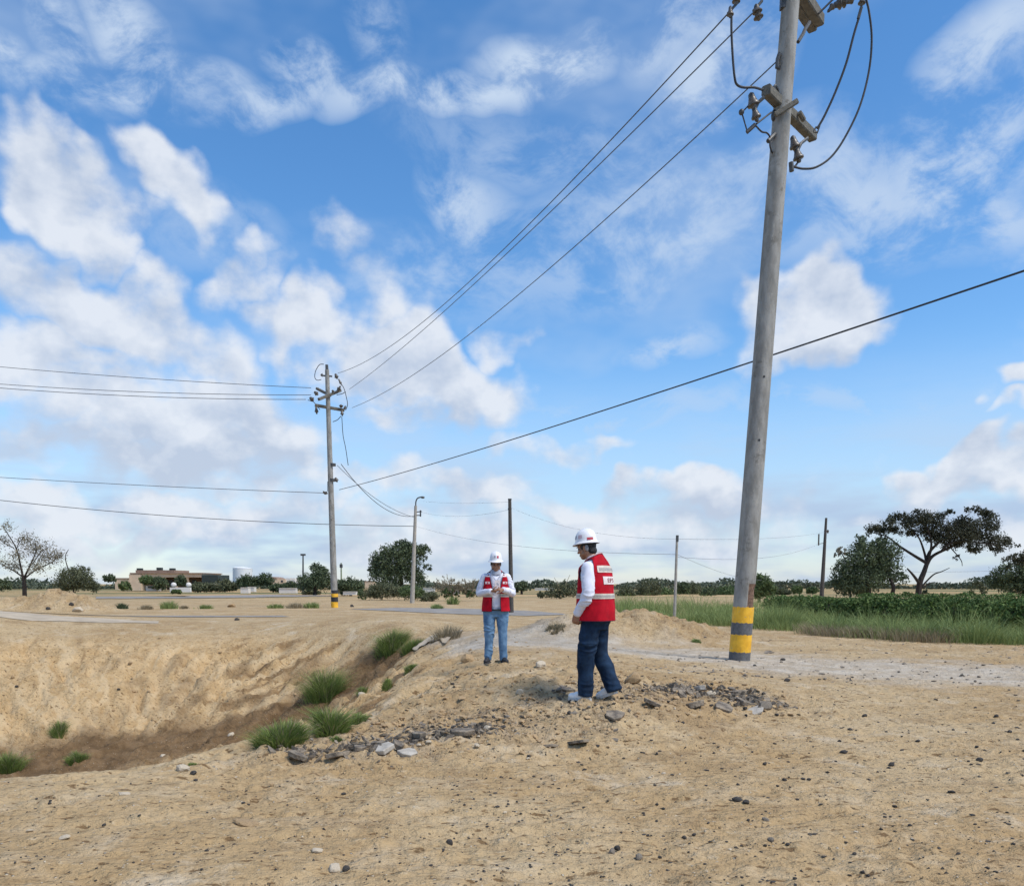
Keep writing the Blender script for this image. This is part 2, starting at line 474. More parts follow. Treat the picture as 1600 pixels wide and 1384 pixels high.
# ================================================================== the ground
CTRL = [atz(*p) for p in [
    # near sand
    (-500, 1384, 0), (0, 1384, 0), (400, 1384, 0), (800, 1384, 0), (1200, 1384, 0), (1600, 1384, 0), (2100, 1384, 0),
    (-300, 1290, 0), (100, 1280, 0), (400, 1270, .0), (700, 1260, 0), (1000, 1270, 0), (1300, 1270, 0), (1600, 1250, 0), (1900, 1250, 0),
    (0, 1240, .0), (300, 1228, .02), (560, 1190, .04), (800, 1180, .05), (1000, 1165, .05), (1200, 1160, 0), (1450, 1160, 0), (1700, 1150, 0),
    # near rim of the pit
    (-150, 1222, -.02), (0, 1217, 0), (200, 1209, .02), (300, 1196, .03), (420, 1170, .06), (500, 1152, .08), (570, 1138, .10), (640, 1115, .14), (680, 1080, .16),
    # mound with the two men
    (930, 1098, .30), (1000, 1072, .29), (860, 1085, .29), (800, 1120, .18), (900, 1130, .16), (1020, 1128, .14), (1120, 1105, .16), (1170, 1075, .17), (1250, 1105, .02),
    (730, 1050, .20), (775, 1038, .21), (840, 1030, .24), (900, 1030, .22), (970, 1042, .22), (1080, 1050, .12),
    # track behind the mound, pole foot
    (960, 1012, .03), (1060, 1020, .0), (1155, 1030, 0), (1300, 1045, 0), (1500, 1062, 0), (1650, 1075, 0), (1350, 1010, .03), (1550, 1015, .03), (1800, 1030, 0),
    (860, 985, .05), (780, 985, .02), (720, 990, .02), (1200, 985, 0), (1000, 970, 0),
    # bottom line of the gully
    (640, 1008, -.25), (600, 1035, -.75), (545, 1075, -1.25), (450, 1122, -2.0), (330, 1152, -2.45), (200, 1174, -2.65), (0, 1198, -2.85), (-250, 1225, -2.9),
    # far bank
    (-200, 1080, -1.4), (0, 1080, -1.45), (120, 1078, -1.45), (230, 1068, -1.35), (350, 1050, -1.15), (440, 1040, -1.0), (520, 1025, -.7),
    (0, 1135, -2.2), (200, 1120, -2.1), (350, 1100, -1.9), (470, 1075, -1.45), (-250, 1150, -2.4),
    (-300, 1000, 0), (-100, 990, 0), (0, 986, 0), (150, 981, 0), (300, 977, 0), (450, 979, .02), (540, 984, .02), (610, 990, .0), (670, 995, .05), (-600, 985, 0),
    (-300, 965, 0), (0, 965, 0), (200, 962, 0), (400, 960, 0), (600, 965, 0), (720, 968, 0), (880, 965, 0),
    # slope under the men, running down to the left
    (700, 1022, .02), (680, 1045, .0), (640, 1062, -.28), (655, 1080, -.02), (600, 1090, -.42), (540, 1118, -.95), (500, 1128, -1.4), (610, 1110, -.1), (590, 1062, -.85),
]] + [Vector(p) for p in [
    (-4, 9.3, -.9), (-5.2, 11.5, -1.7), (-8, 9, -1.4), (-8, 13, -2.5), (-6, 15.5, -2.3), (-12, 8.5, -1.3), (-12, 13, -2.8), (-20, 10, -1.2), (-20, 18, -2.8),
    (-18, 5.2, 0), (-26, 6, 0), (-32, 13, -.6), (-31, 21, -1.0), (-38, 18, 0), (-36, 27, 0), (-36, 8, 0), (-26, 14, -2.0),
    (0, 1.5, 0), (-5, 1.5, 0), (5, 1.5, 0), (-12, 2, 0), (12, 2, 0), (0, -6, 0), (-20, -4, 0), (20, -4, 0), (24, 10, 0), (26, 22, 0), (26, 36, 0), (10, 30, 0), (0, 34, 0), (-12, 40, 0),
    (-28, 40, 0), (-45, 30, 0), (-45, 5, 0), (10, 45, 0), (-45, 45, 0), (30, 45, 0), (0, 50, 0), (18, 15, 0), (14, 24, 0)]]
_P = np.array([(c.x, c.y) for c in CTRL]); _Z = np.array([c.z for c in CTRL])


def _tpsk(r2):
    return 0.5 * r2 * np.log(r2 + 1e-9)


_n = len(_P)
_K = _tpsk(((_P[:, None] - _P[None]) ** 2).sum(-1)) + np.eye(_n) * 0.25
_Q = np.hstack([np.ones((_n, 1)), _P])
_S = np.linalg.solve(np.block([[_K, _Q], [_Q.T, np.zeros((3, 3))]]), np.concatenate([_Z, np.zeros(3)]))


def tps(x, y):
    out = np.empty(len(x))
    for i in range(0, len(x), 20000):
        p = np.stack([x[i:i + 20000], y[i:i + 20000]], -1)
        out[i:i + 20000] = _tpsk(((p[:, None] - _P[None]) ** 2).sum(-1)) @ _S[:_n] + _S[_n] + p @ _S[_n + 1:]
    return out


GULLY = [tuple(atz(*p)[:2]) for p in [(640, 1008, -.25), (600, 1035, -.75), (545, 1075, -1.25), (450, 1122, -2.0), (330, 1152, -2.45), (200, 1174, -2.65), (0, 1198, -2.85), (-300, 1225, -2.9)]]
RIM = [tuple(atz(*p)[:2]) for p in [(420, 1170, .06), (500, 1152, .08), (570, 1138, .1), (640, 1115, .14)]]
TRACK = [tuple(atz(*p)[:2]) for p in [(640, 1010, 0), (900, 1012, .1), (1050, 1022, 0), (1250, 1038, 0), (1450, 1050, 0), (1620, 1056, 0), (1900, 1068, 0)]]
GRAVEL = [tuple(atz(*p)[:2]) for p in [(520, 1165, .06), (640, 1150, .08), (720, 1140, .1), (860, 1125, .16), (960, 1090, .25), (1100, 1085, .17), (1190, 1092, .1)]]
# loose heaps: x, y, height, half widths
HEAPS = [(3.05, 22.0, .62, 1.5, 1.2), (4.7, 21.6, .32, 1.3, .9), (1.4, 21.2, .42, 1.2, 1.0), (-25.2, 46.5, 1.1, 1.7, 1.4), (-28.5, 46.0, .75, 1.9, 1.4), (-23.2, 46.0, .5, 1.1, 1.1), (-31.5, 45, .6, 1.8, 1.4),
         (-1.1, 9.2, .10, .8, .35), (.2, 9.4, .12, .9, .4)]


def _pit_relief(x, y, z, pit):
    """gullies, crumbs and slumps on the walls of the pit"""
    d = np.hypot(x + 9.5, y - 19.0)
    th = np.arctan2(y - 19.0, x + 9.5)
    warp = .25 * fbm(x * .6, y * .6, 3, 61) + .5 * fbm(x * .22, y * .22, 2, 66)
    m1 = sstep(-.15, .35, fbm(x * .28, y * .28, 2, 67)); m2 = sstep(-.25, .25, fbm(x * .5 + 7, y * .5, 2, 68)); m3 = sstep(-.1, .3, fbm(x * .7 - 3, y * .7, 2, 69))
    rills = 1 - np.abs(rnd_noise(th * 5.0 + warp * 3.0, d * .06, 62)) * 2.0
    rills2 = 1 - np.abs(rnd_noise(th * 14.0 + warp * 6.0, d * .14, 63)) * 2.4
    rills3 = 1 - np.abs(rnd_noise(th * 38.0 + warp * 11.0, d * .30, 64)) * 2.4
    wall = pit * sstep(1.6, 4.5, d)
    z = z - wall * (.40 * m1 * np.clip(rills, 0, 1) ** 2.5 + .26 * m2 * np.clip(rills2, 0, 1) ** 3 + .13 * m3 * np.clip(rills3, 0, 1) ** 3)
    bil = np.abs(fbm(x * 1.5, y * 1.5, 4, 73, .62)); bil2 = np.abs(fbm(x * 4.6, y * 4.6, 3, 74, .6))
    z = z + pit * (.16 * (bil - .2) * (.4 + .9 * (1 - m2)) + .06 * (bil2 - .2))
    # slumped crag below the far rim
    crag = pit * sstep(2.6, .9, np.hypot((x + 7.0) * .8, (y - 24.3) * .9))
    z = z + crag * (.25 * np.abs(fbm(x * 1.3, y * 1.3, 4, 78, .65)) - .04)
    z = z + pit * (.07 * fbm(x * .7, y * .7, 3, 71) + .05 * fbm(x * 3.1, y * 3.1, 3, 72))
    # clods and ledges on the wall under the far rim
    z = z + pit * .10 * sstep(.16, .24, fbm(x * 1.9, y * 1.6, 4, 75, .6)) * sstep(.0, .5, rnd_noise(x * .3, y * .3, 77) + .25)
    return z


def ground_z(x, y, fine=True):
    x = np.asarray(x, float).ravel(); y = np.asarray(y, float).ravel()
    far = sstep(34, 48, y) + sstep(30, 42, np.abs(x + 4)) + sstep(2.5, -2, y)
    far = np.clip(far, 0, 1)
    z = tps(x, y) * (1 - far)
    pit = sstep(-.08, -.7, z)
    hs_ = np.zeros_like(x)
    for hx, hy, hh, wx, wy in HEAPS:
        hs_ += hh * np.exp(-((x - hx) / wx) ** 2 - ((y - hy) / wy) ** 2)
    sel = hs_ > .002
    if sel.any():
        u, v = x[sel], y[sel]
        z[sel] += hs_[sel] * (1 + .35 * rnd_noise(u * 1.6, v * 1.6, 3) - .55 * (np.abs(fbm(u * 2.4, v * 2.4, 3, 4, .65)) - .15))
    near = sstep(36, 19, y)
    z = z + near * (.030 * fbm(x * .55, y * .55, 3, 11) + .012 * fbm(x * 2.6, y * 3.4, 3, 21))
    # tyre ruts and scuffs in the near sand
    flat = (1 - pit)
    rut = np.abs(rnd_noise(x * .55 + .25 * np.sin(y * .7), y * 1.5, 41))
    z = z - near * flat * .026 * sstep(.12, .0, rut) + near * flat * .012 * rnd_noise(x * 1.1, y * 4.2, 43)
    # the mound is rough, the pit walls are gullied down the slope
    gd = seg_dist(x, y, GRAVEL)
    rough = np.maximum(sstep(1.8, .5, gd), sstep(2.6, 1.2, np.hypot(x + .1, (y - 11.2) * .6)))
    z = z + rough * (.040 * fbm(x * 2.2, y * 2.2, 4, 51) + .085 * (np.abs(fbm(x * 3.4, y * 3.4, 4, 53, .62)) - .2))
    sel = pit > .001
    if sel.any():
        z[sel] = _pit_relief(x[sel], y[sel], z[sel], pit[sel])
    # strips of slumped earth on the slope below the men, running down to the left
    s1 = x * .80 + y * .60; s2 = -x * .60 + y * .80
    sl = sstep(6.2, 2.8, np.hypot((x + 3.8), (y - 15.5) * .55)) * sstep(.16, -.06, z)
    z = z + sl * .32 * rnd_noise(s1 * .40 + .4 * rnd_noise(x, y, 84), s2 * 1.5, 81) - sl * .15 * np.clip(1 - np.abs(rnd_noise(s1 * .5, s2 * 3.1, 82)) * 3, 0, 1)
    if fine and near.any():
        cl = np.abs(fbm(x * 4.5, y * 4.5, 3, 92, .6))
        z = z + near * (.007 * fbm(x * 9, y * 9, 2, 91) + .050 * (cl - .25) * (.35 + .65 * sstep(-.2, .35, fbm(x * .8, y * .8, 2, 95))))
    return z


def gz(x, y):
    return float(ground_z(np.array([x]), np.array([y]))[0])


def stand(px, py, z0=0.0):
    """the point of the ground seen at a pixel of the photograph (found by walking down the sight line)"""
    d = ray(px, py)
    lo, hi, n_ = 2.0, 260.0, 260
    for step in range(3):
        t = lo * (hi / lo) ** np.linspace(0, 1, n_)
        z = CAMZ + d[2] * t; g = ground_z(d[0] * t, d[1] * t); hit = z <= g
        i = int(np.argmax(hit)) if hit.any() else n_ - 1
        lo, hi, n_ = t[max(i - 1, 0)], t[i] * 1.0001, 24
    return Vector((d[0] * t[i], d[1] * t[i], g[i]))


_rows = np.concatenate([np.linspace(-30, 1.2, 14)[:-1], 1.2 * (62 / 1.2) ** np.linspace(0, 1, 760), 62 * (6000 / 62) ** np.linspace(0, 1, 70)[1:]])
_t = np.linspace(-1, 1, 640)
_hw = np.where(_rows < 62, np.maximum(_rows, 0) * .78 + 4.5 + 26 * sstep(9, 24, _rows) * (1 - sstep(24, 62, _rows)) * .45, _rows * 1.1)
_hw = np.where(_rows < 1.2, 5 + (1.2 - _rows) * 1.2, _hw)
GX = (_t[None, :] * _hw[:, None]); GY = np.repeat(_rows[:, None], len(_t), 1)
gx, gy = GX.ravel(), GY.ravel()
gzv = ground_z(gx, gy)
nr, nc = GX.shape
idx = np.arange(nr * nc).reshape(nr, nc)
gq = np.stack([idx[:-1, :-1], idx[:-1, 1:], idx[1:, 1:], idx[1:, :-1]], -1).reshape(-1, 4)
gme = np_mesh('ground', np.stack([gx, gy, gzv], -1), quads=gq)
# the kinds of soil and painted hollow shade, by where they lie
_wn = fbm(gx * .7, gy * .7, 4, 101)
gd = seg_dist(gx, gy, GULLY)
damp = sstep(1.9, .8, gd - .8 * _wn) * sstep(.0, -.35, gzv)
lower = sstep(-1.7, -2.45, gzv) * sstep(20.6, 18.6, gy + .9 * _wn)
clump = sstep(-.05, .35, fbm(gx * .9, gy * .7, 4, 131)) * .7 * sstep(4.5, 1.5, np.hypot((gx + 6.5) * .6, gy - 24.0)) * sstep(-.1, -.4, gzv)
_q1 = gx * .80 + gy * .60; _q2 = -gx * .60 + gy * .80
hollow = .9 * sstep(.0, .28, fbm(_q1 * .35, _q2 * 1.9, 4, 151)) * sstep(-.05, -.30, gzv) * sstep(6.2, 3.0, np.hypot((gx + 3.8), (gy - 15.5) * .55))  # dark bands between the earth ridges: painted shade as well as damp
fattr(gme, 'damp', np.clip(np.maximum.reduce([damp, lower, clump, hollow]), 0, 1))  # damp soil together with the shade painted into the hollows
td = seg_dist(gx, gy, TRACK)
fattr(gme, 'track', sstep(2.9, 1.1, td + 1.3 * _wn) * sstep(-.15, .0, gzv))
gv = seg_dist(gx, gy, GRAVEL)
heap_d = np.minimum.reduce([np.hypot((gx - h[0]) / h[3], (gy - h[1]) / h[4]) for h in HEAPS[:7]])
fattr(gme, 'gravel', np.maximum(sstep(.85, .1, gv + .65 * fbm(gx * 1.8, gy * 1.8, 4, 111)), .45 * sstep(1.3, .6, heap_d + .5 * _wn)))
fattr(gme, 'bank', sstep(-.05, -.5, gzv))
_th = np.arctan2(gy - 19.0, gx + 9.5); _d = np.hypot(gx + 9.5, gy - 19.0); _wp = .25 * fbm(gx * .6, gy * .6, 3, 61)
_st = .55 * fbm(_th * 16.0 + _wp * 4, _d * .12, 3, 141) + .45 * fbm(_th * 50.0 + _wp * 8, _d * .3, 3, 145)
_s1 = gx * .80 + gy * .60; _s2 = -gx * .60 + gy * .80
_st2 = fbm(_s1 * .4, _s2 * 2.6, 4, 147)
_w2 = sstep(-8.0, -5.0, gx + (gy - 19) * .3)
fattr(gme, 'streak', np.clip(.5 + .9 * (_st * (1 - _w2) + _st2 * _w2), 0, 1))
fattr(gme, 'field', sstep(60, 140, gy))

m_ground, t, b = new_mat('sandy_soil')
geo = t.new('ShaderNodeNewGeometry'); P = geo.outputs['Position']


def attr(t, n):
    a = t.new('ShaderNodeAttribute'); a.attribute_name = n
    return a.outputs['Fac']


n1 = t.noise(P, .35, 5.0, .6); n2 = t.noise(P, 2.2, 6.0, .62); n3 = t.noise(P, 14.0, 5.0, .6)
n4 = t.noise(t.vmath('MULTIPLY', P, (1.0, 2.4, 1.0)), 5.0, 5.0, .65)
sand = t.mix(t.maprange(n1, .36, .64), (.415, .282, .142, 1), (.50, .368, .208, 1))
sand = t.mix(t.maprange(n2, .46, .70, 0, .55), sand, (.56, .44, .285, 1))
sand = t.mix(t.maprange(n4, .54, .72, 0, .55), sand, (.235, .145, .070, 1))
sand = t.mix(t.maprange(n3, .52, .75, 0, .5), sand, (.20, .125, .062, 1))
n6 = t.noise(P, .9, 6.0, .7)
sand = t.mix(t.maprange(n6, .54, .68, 0, .75), sand, (.57, .47, .335, 1))
sand = t.mix(t.maprange(n6, .46, .34, 0, .6), sand, (.30, .20, .105, 1))
bankc = t.mix(t.maprange(n2, .36, .64), (.47, .315, .155, 1), (.57, .405, .22, 1))
bankc = t.mix(t.maprange(n3, .50, .72, 0, .45), bankc, (.185, .112, .052, 1))
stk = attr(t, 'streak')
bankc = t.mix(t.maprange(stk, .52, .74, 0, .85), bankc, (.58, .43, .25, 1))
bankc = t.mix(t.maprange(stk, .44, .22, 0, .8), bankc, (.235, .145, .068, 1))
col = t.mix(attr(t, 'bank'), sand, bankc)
n5 = t.noise(t.vmath('MULTIPLY', P, (1.0, 2.0, 1.0)), 8.5, 4.0, .6)
col = t.mix(t.maprange(n5, .585, .66, 0, .9), col, (.165, .10, .047, 1))  # small shadows of crumbs, painted into the soil as stretched dark flecks
col = t.mix(t.maprange(n5, .40, .30, 0, .6), col, (.55, .44, .29, 1))
dampshadec = t.mix(t.maprange(n2, .36, .66), (.105, .062, .030, 1), (.195, .120, .060, 1))  # one tone for damp soil and for the painted hollow shade
col = t.mix(t.math('MULTIPLY', attr(t, 'damp'), .9), col, dampshadec)
trackc = t.mix(t.maprange(n2, .38, .66), (.44, .365, .275, 1), (.56, .495, .405, 1))
col = t.mix(t.math('MULTIPLY', attr(t, 'track'), .92), col, trackc)
vor = t.new('ShaderNodeTexVoronoi'); vor.inputs['Scale'].default_value = 26.0; t.put(vor.inputs['Vector'], P)
peb = t.new('ShaderNodeSeparateColor'); t.put(peb.inputs[0], vor.outputs['Color'])
gravc = t.ramp(peb.outputs[0], [(0.0, (.085, .068, .052)), (.35, (.15, .115, .082)), (.62, (.27, .20, .13)), (.9, (.40, .32, .23))])
gmask = t.math('MULTIPLY', attr(t, 'gravel'), t.maprange(t.noise(P, 3.5, 5.0, .7), .36, .60))
col = t.mix(t.math('MULTIPLY', gmask, .62), col, gravc)
# grit: sparse dark and pale grains
v2 = t.new('ShaderNodeTexVoronoi'); v2.inputs['Scale'].default_value = 34.0; t.put(v2.inputs['Vector'], P)
s2 = t.new('ShaderNodeSeparateColor'); t.put(s2.inputs[0], v2.outputs['Color'])
dark = t.math('MULTIPLY', t.math('GREATER_THAN', s2.outputs[0], .93), t.maprange(v2.outputs['Distance'], .34, .22))
pale = t.math('MULTIPLY', t.math('GREATER_THAN', s2.outputs[1], .95), t.maprange(v2.outputs['Distance'], .34, .22))
col = t.mix(t.math('MULTIPLY', dark, .7), col, (.10, .075, .05, 1))
col = t.mix(t.math('MULTIPLY', pale, .6), col, (.60, .54, .44, 1))
fieldc0 = t.mix(t.maprange(t.noise(P, .03, 5.0, .6), .4, .62), (0.506, 0.341, 0.171, 1), (0.440, 0.303, 0.160, 1))
fieldc = t.mix(t.maprange(t.noise(t.vmath('MULTIPLY', P, (.012, .05, 1)), 1.0, 4.0, .6), .44, .56), fieldc0, (.16, .155, .07, 1))
col = t.mix(attr(t, 'field'), col, fieldc)
t.put(b.inputs['Base Color'], col)
b.inputs['Roughness'].default_value = .95; b.inputs['Specular IOR Level'].default_value = .15
bp = t.new('ShaderNodeBump'); bp.inputs['Strength'].default_value = 1.0; bp.inputs['Distance'].default_value = .06
hgt = t.math('ADD', t.math('MULTIPLY', n3, .55), t.math('MULTIPLY', n2, .8))
hgt = t.math('ADD', hgt, t.math('MULTIPLY', t.noise(P, 55.0, 4.0, .6), .22))
hgt = t.math('ADD', hgt, t.math('MULTIPLY', gmask, t.math('MULTIPLY', t.maprange(vor.outputs['Distance'], .5, .0), .5)))
hgt = t.math('ADD', hgt, t.math('MULTIPLY', t.math('ADD', dark, pale), .18))
hgt = t.math('SUBTRACT', hgt, t.math('MULTIPLY', n5, .95))
t.put(bp.inputs['Height'], hgt); t.l.new(bp.outputs[0], b.inputs['Normal'])
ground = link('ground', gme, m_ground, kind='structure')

# ================================================================== paved strips
def strip(name, pts, widths, m, lift=.03, label=None, n=160, k=14, rag=.25, seed=1):
    """a road surface laid over the ground along a polyline of ground points"""
    P_ = [Vector((p.x, p.y)) for p in pts]
    seg = [0.0]
    for a, b_ in zip(P_[:-1], P_[1:]): seg.append(seg[-1] + (b_ - a).length)
    xs, ys = [], []
    for i in range(n):
        s = seg[-1] * i / (n - 1)
        j = min(max([q for q in range(len(seg)) if seg[q] <= s + 1e-6]), len(P_) - 2)
        u = (s - seg[j]) / (seg[j + 1] - seg[j]); c = P_[j].lerp(P_[j + 1], u); d = (P_[j + 1] - P_[j]).normalized(); nn = Vector((-d.y, d.x))
        w0 = widths[j] * (1 - u) + widths[j + 1] * u
        rr = rnd_noise(np.array([s * .6, s * .6 + 50]), np.array([seed * 3.1, seed * 7.7]), seed)
        for q in range(k):
            f = q / (k - 1); off = (f - .5) * w0 + (rag * rr[0] * (1 - f) * 2 if f < .5 else rag * rr[1] * f * 2)
            xs.append(c.x + nn.x * off); ys.append(c.y + nn.y * off)
    z = ground_z(np.array(xs), np.array(ys), False) + lift
    id_ = np.arange(n * k).reshape(n, k)
    qd = np.stack([id_[:-1, :-1], id_[:-1, 1:], id_[1:, 1:], id_[1:, :-1]], -1).reshape(-1, 4)
    me = np_mesh(name, np.stack([xs, ys, z], -1), quads=qd)
    return link(name, me, m, kind='structure', label=label)


m_asph, t, b = new_mat('worn_asphalt')
geo = t.new('ShaderNodeNewGeometry'); P = geo.outputs['Position']
c = t.mix(t.maprange(t.noise(P, 1.2, 5, .6), .35, .65), (.20, .185, .17, 1), (.29, .265, .235, 1))
c = t.mix(t.maprange(t.noise(t.vmath('MULTIPLY', P, (.5, 2.0, 1)), .9, 5, .65), .54, .68, 0, .8), c, (.42, .30, .17, 1))
t.put(b.inputs['Base Color'], c); b.inputs['Roughness'].default_value = .9
strip('asphalt_road', [Vector((-46, 31.5, 0)), Vector((-30, 33.6, 0)), Vector((-20.7, 34.2, 0)), Vector((-16, 36.2, 0)), Vector((-10.5, 38.8, 0))], [5.2, 5.2, 4.8, 4.4, 2.2], m_asph, lift=.02)
strip('asphalt_road', [atz(585, 950.5), atz(680, 953), atz(770, 956.5), atz(860, 961)], [4.0, 6.0, 5.6, 3.0], m_asph, lift=.02, seed=5)
strip('asphalt_road', [atz(150, 934), atz(300, 933), atz(480, 930)], [14, 16, 14], m_asph, lift=.05, seed=9, rag=1.2)
m_conc_pale = mat('pale_hardstanding', (.42, .345, .25), .9, .15, 1.5, .3, 20)
strip('paved_apron', [Vector((-40, 27.2, 0)), Vector((-24, 28.6, 0)), Vector((-17, 29.8, 0)), Vector((-13.2, 31.2, 0))], [3.4, 3.2, 2.4, .6], m_conc_pale, lift=.015, seed=12)
strip('paved_apron', [atz(664, 1001, 0), atz(700, 999, 0)], [1.5, 1.1], m_conc_pale, lift=.06, seed=13, n=30, rag=.35)

# ================================================================== poles and wires
m_conc, t, b = new_mat('weathered_concrete')
tcn = t.new('ShaderNodeTexCoord'); v = tcn.outputs['Object']
st = t.noise(t.vmath('MULTIPLY', v, (3, 3, .9)), 2.0, 6, .6)
sp = t.noise(v, 30.0, 5, .65)
c = t.mix(t.maprange(st, .34, .66), (.225, .212, .188, 1), (.345, .33, .30, 1))
c = t.mix(t.maprange(sp, .58, .74, 0, .6), c, (.14, .125, .105, 1))
c = t.mix(t.maprange(t.noise(v, 2.2, 5, .7), .56, .66, 0, .7), c, (.15, .135, .11, 1))
c = t.mix(t.maprange(t.noise(t.vmath('MULTIPLY', v, (7, 7, 2.0)), 3.0, 5, .6), .60, .70, 0, .5), c, (.42, .385, .325, 1))
t.put(b.inputs['Base Color'], c); b.inputs['Roughness'].default_value = .88; b.inputs['Specular IOR Level'].default_value = .25
bp = t.new('ShaderNodeBump'); bp.inputs['Strength'].default_value = .5; bp.inputs['Distance'].default_value = .012
t.put(bp.inputs['Height'], t.math('ADD', sp, st)); t.l.new(bp.outputs[0], b.inputs['Normal'])
m_arm = mat('crossarm_concrete', (.135, .122, .098), .88, .25, 9.0, .4, 45)
m_yellow, t, b = new_mat('yellow_band_paint')
tcn = t.new('ShaderNodeTexCoord'); v = tcn.outputs['Object']
c = t.mix(t.maprange(t.noise(v, 5, 5, .6), .35, .65), (.74, .37, .012, 1), (.90, .50, .03, 1))
c = t.mix(t.maprange(t.noise(v, 16, 6, .7), .62, .66, 0, .85), c, (.28, .25, .21, 1))
c = t.mix(t.maprange(t.noise(t.vmath('MULTIPLY', v, (8, 8, 1.2)), 2.5, 5, .7), .52, .70, 0, .5), c, (.40, .24, .06, 1))
t.put(b.inputs['Base Color'], c); b.inputs['Roughness'].default_value = .6
m_grey = mat('grey_band_paint', (.115, .115, .118), .75, .25, 14.0, .3, 60)
m_rustc = mat('rusty_broken_concrete', (.17, .10, .065), .95, .35, 14.0, .9, 30)
m_black = mat('black_cable', (.022, .022, .024), .6, .2, 20)
m_steel = mat('dark_galvanised_steel', (.085, .085, .085), .55, .3, 30, metal=.5)
m_porc = mat('brown_porcelain_insulator', (.095, .078, .062), .35, .3, 18)
m_alu = mat('bare_conductor', (.10, .10, .105), .55, .15, 20, metal=.4)
m_dkwood = mat('dark_weathered_pole', (.075, .066, .058), .9, .3, 12, .4, 40)
m_palep = mat('pale_concrete_pole', (.36, .33, .285), .9, .15, 6, .3, 30)


def shaft(mb, a, b_, r0, r1, n=24, rings=40):
    mb.lathe(a, b_, [(i / (rings - 1), r0 + (r1 - r0) * i / (rings - 1)) for i in range(rings)], n)


def insulator(parent, a, b_, r=.085, sheds=2, m=None, cap=True):
    """a short string of bell insulators between two points: the porcelain is the part, the metal cap its sub-part"""
    prof = [(0, r * .35)]
    for i in range(sheds):
        t0 = .06 + i * .88 / sheds; d = .88 / sheds
        prof += [(t0, r * .5), (t0 + d * .18, r * .62), (t0 + d * .45, r * .78), (t0 + d * .6, r), (t0 + d * .72, r * .98), (t0 + d * .78, r * .5), (t0 + d * .95, r * .42)]
    prof += [(1, r * .32)]
    mb = MB(); mb.lathe(a, b_, prof, 14)
    ins = mb.build('insulator', m or m_porc, parent, smooth=True, angle=50)
    if cap:
        mb = MB(); a, b_ = Vector(a), Vector(b_); d = (b_ - a).normalized()
        mb.lathe(a - d * .05, a + d * .035, [(0, r * .2), (.3, r * .48), (1, r * .55)], 10)
        mb.build('cap', m_steel, ins, smooth=True)
    return ins


def smooth_path(pts, n=24):
    """Catmull-Rom through the points"""
    P_ = [Vector(p) for p in pts]; P_ = [P_[0] * 2 - P_[1]] + P_ + [P_[-1] * 2 - P_[-2]]; out = []
    m = len(P_) - 3
    for i in range(m):
        p0, p1, p2, p3 = P_[i:i + 4]
        for k in range(n):
            u = k / n
            out.append(.5 * ((2 * p1) + (p2 - p0) * u + (2 * p0 - 5 * p1 + 4 * p2 - p3) * u * u + (3 * p1 - p0 - 3 * p2 + p3) * u ** 3))
    return out + [P_[-2]]


def sub(v_, o): return [tuple(Vector(p) - Vector(o)) for p in v_]


# ---- the big pole on the right -----------------------------------------------------------------
PB = atz(1155, 1031, 0.0); PY = PB.y
PB.z = gz(PB.x, PB.y) - .02
PT = aty(1240, -55, PY)


def on_pole(py):                       # point of the pole axis seen at height py of the photograph
    lo, hi = 0.0, 1.0
    for _ in range(40):
        mid = (lo + hi) / 2; q = PB.lerp(PT, mid)
        fz = q.y * math.cos(PITCH) - (q.z - CAMZ) * math.sin(PITCH)
        yc = (q.y * math.sin(PITCH) + (q.z - CAMZ) * math.cos(PITCH)) / fz
        if PPY - yc * F > py: lo = mid
        else: hi = mid
    return PB.lerp(PT, lo), lo


r_bot, r_top = .205, .150
pole = empty('utility_pole', PB, 'tall leaning concrete power pole with yellow bands at its foot on the right', 'utility pole')
# shaft with a broken strip near the foot
L = PT - PB; ax = L.normalized(); s_ = Vector((1, 0, 0)); s_ = (s_ - ax * s_.dot(ax)).normalized(); u_ = ax.cross(s_)     # s_ right, u_ away from the camera
NA = 48
zs = list(np.linspace(0, .22, 60)) + list(np.linspace(.23, 1, 70))
t_lo, t_hi = on_pole(952)[1], on_pole(913)[1]
vs, fs, mi = [], [], []
rr = random.Random(4)
edge = [rr.uniform(-.010, .010) for _ in range(NA)]
for i, tt in enumerate(zs):
    for k in range(NA):
        a = 2 * math.pi * k / NA          # 0 right, -90 deg faces the camera
        deg = (math.degrees(a) + 180) % 360 - 180
        inside = -88 + 700 * max(0, tt - t_hi + .004) < deg < 8 and t_lo - .02 < tt < t_hi + edge[k] * .35 + .004 * (deg > -30)
        r = (r_bot + (r_top - r_bot) * tt) * (.90 if inside else 1.0)
        vs.append(L * tt + (s_ * math.cos(a) + u_ * math.sin(a)) * r)
for i in range(len(zs) - 1):
    for k in range(NA):
        fs.append((i * NA + k, i * NA + (k + 1) % NA, (i + 1) * NA + (k + 1) % NA, (i + 1) * NA + k))
        deg = (math.degrees(2 * math.pi * (k + .5) / NA) + 180) % 360 - 180; tt = (zs[i] + zs[i + 1]) / 2
        mi.append(1 if (-86 < deg < 8 and t_lo - .02 < tt < t_hi + .003) else 0)
fs.append(tuple(range((len(zs) - 1) * NA, len(zs) * NA))); mi.append(0)
me = bpy.data.meshes.new('shaft'); me.from_pydata([tuple(p) for p in vs], [], fs); me.update()
me.materials.append(m_conc); me.materials.append(m_rustc)
me.polygons.foreach_set('material_index', mi); me.polygons.foreach_set('use_smooth', [True] * len(mi)); me.set_sharp_from_angle(angle=R(35))
shaft_o = link('shaft', me, None, pole)
tag(shaft_o, 'grey concrete shaft with a broken rusty strip near the ground')


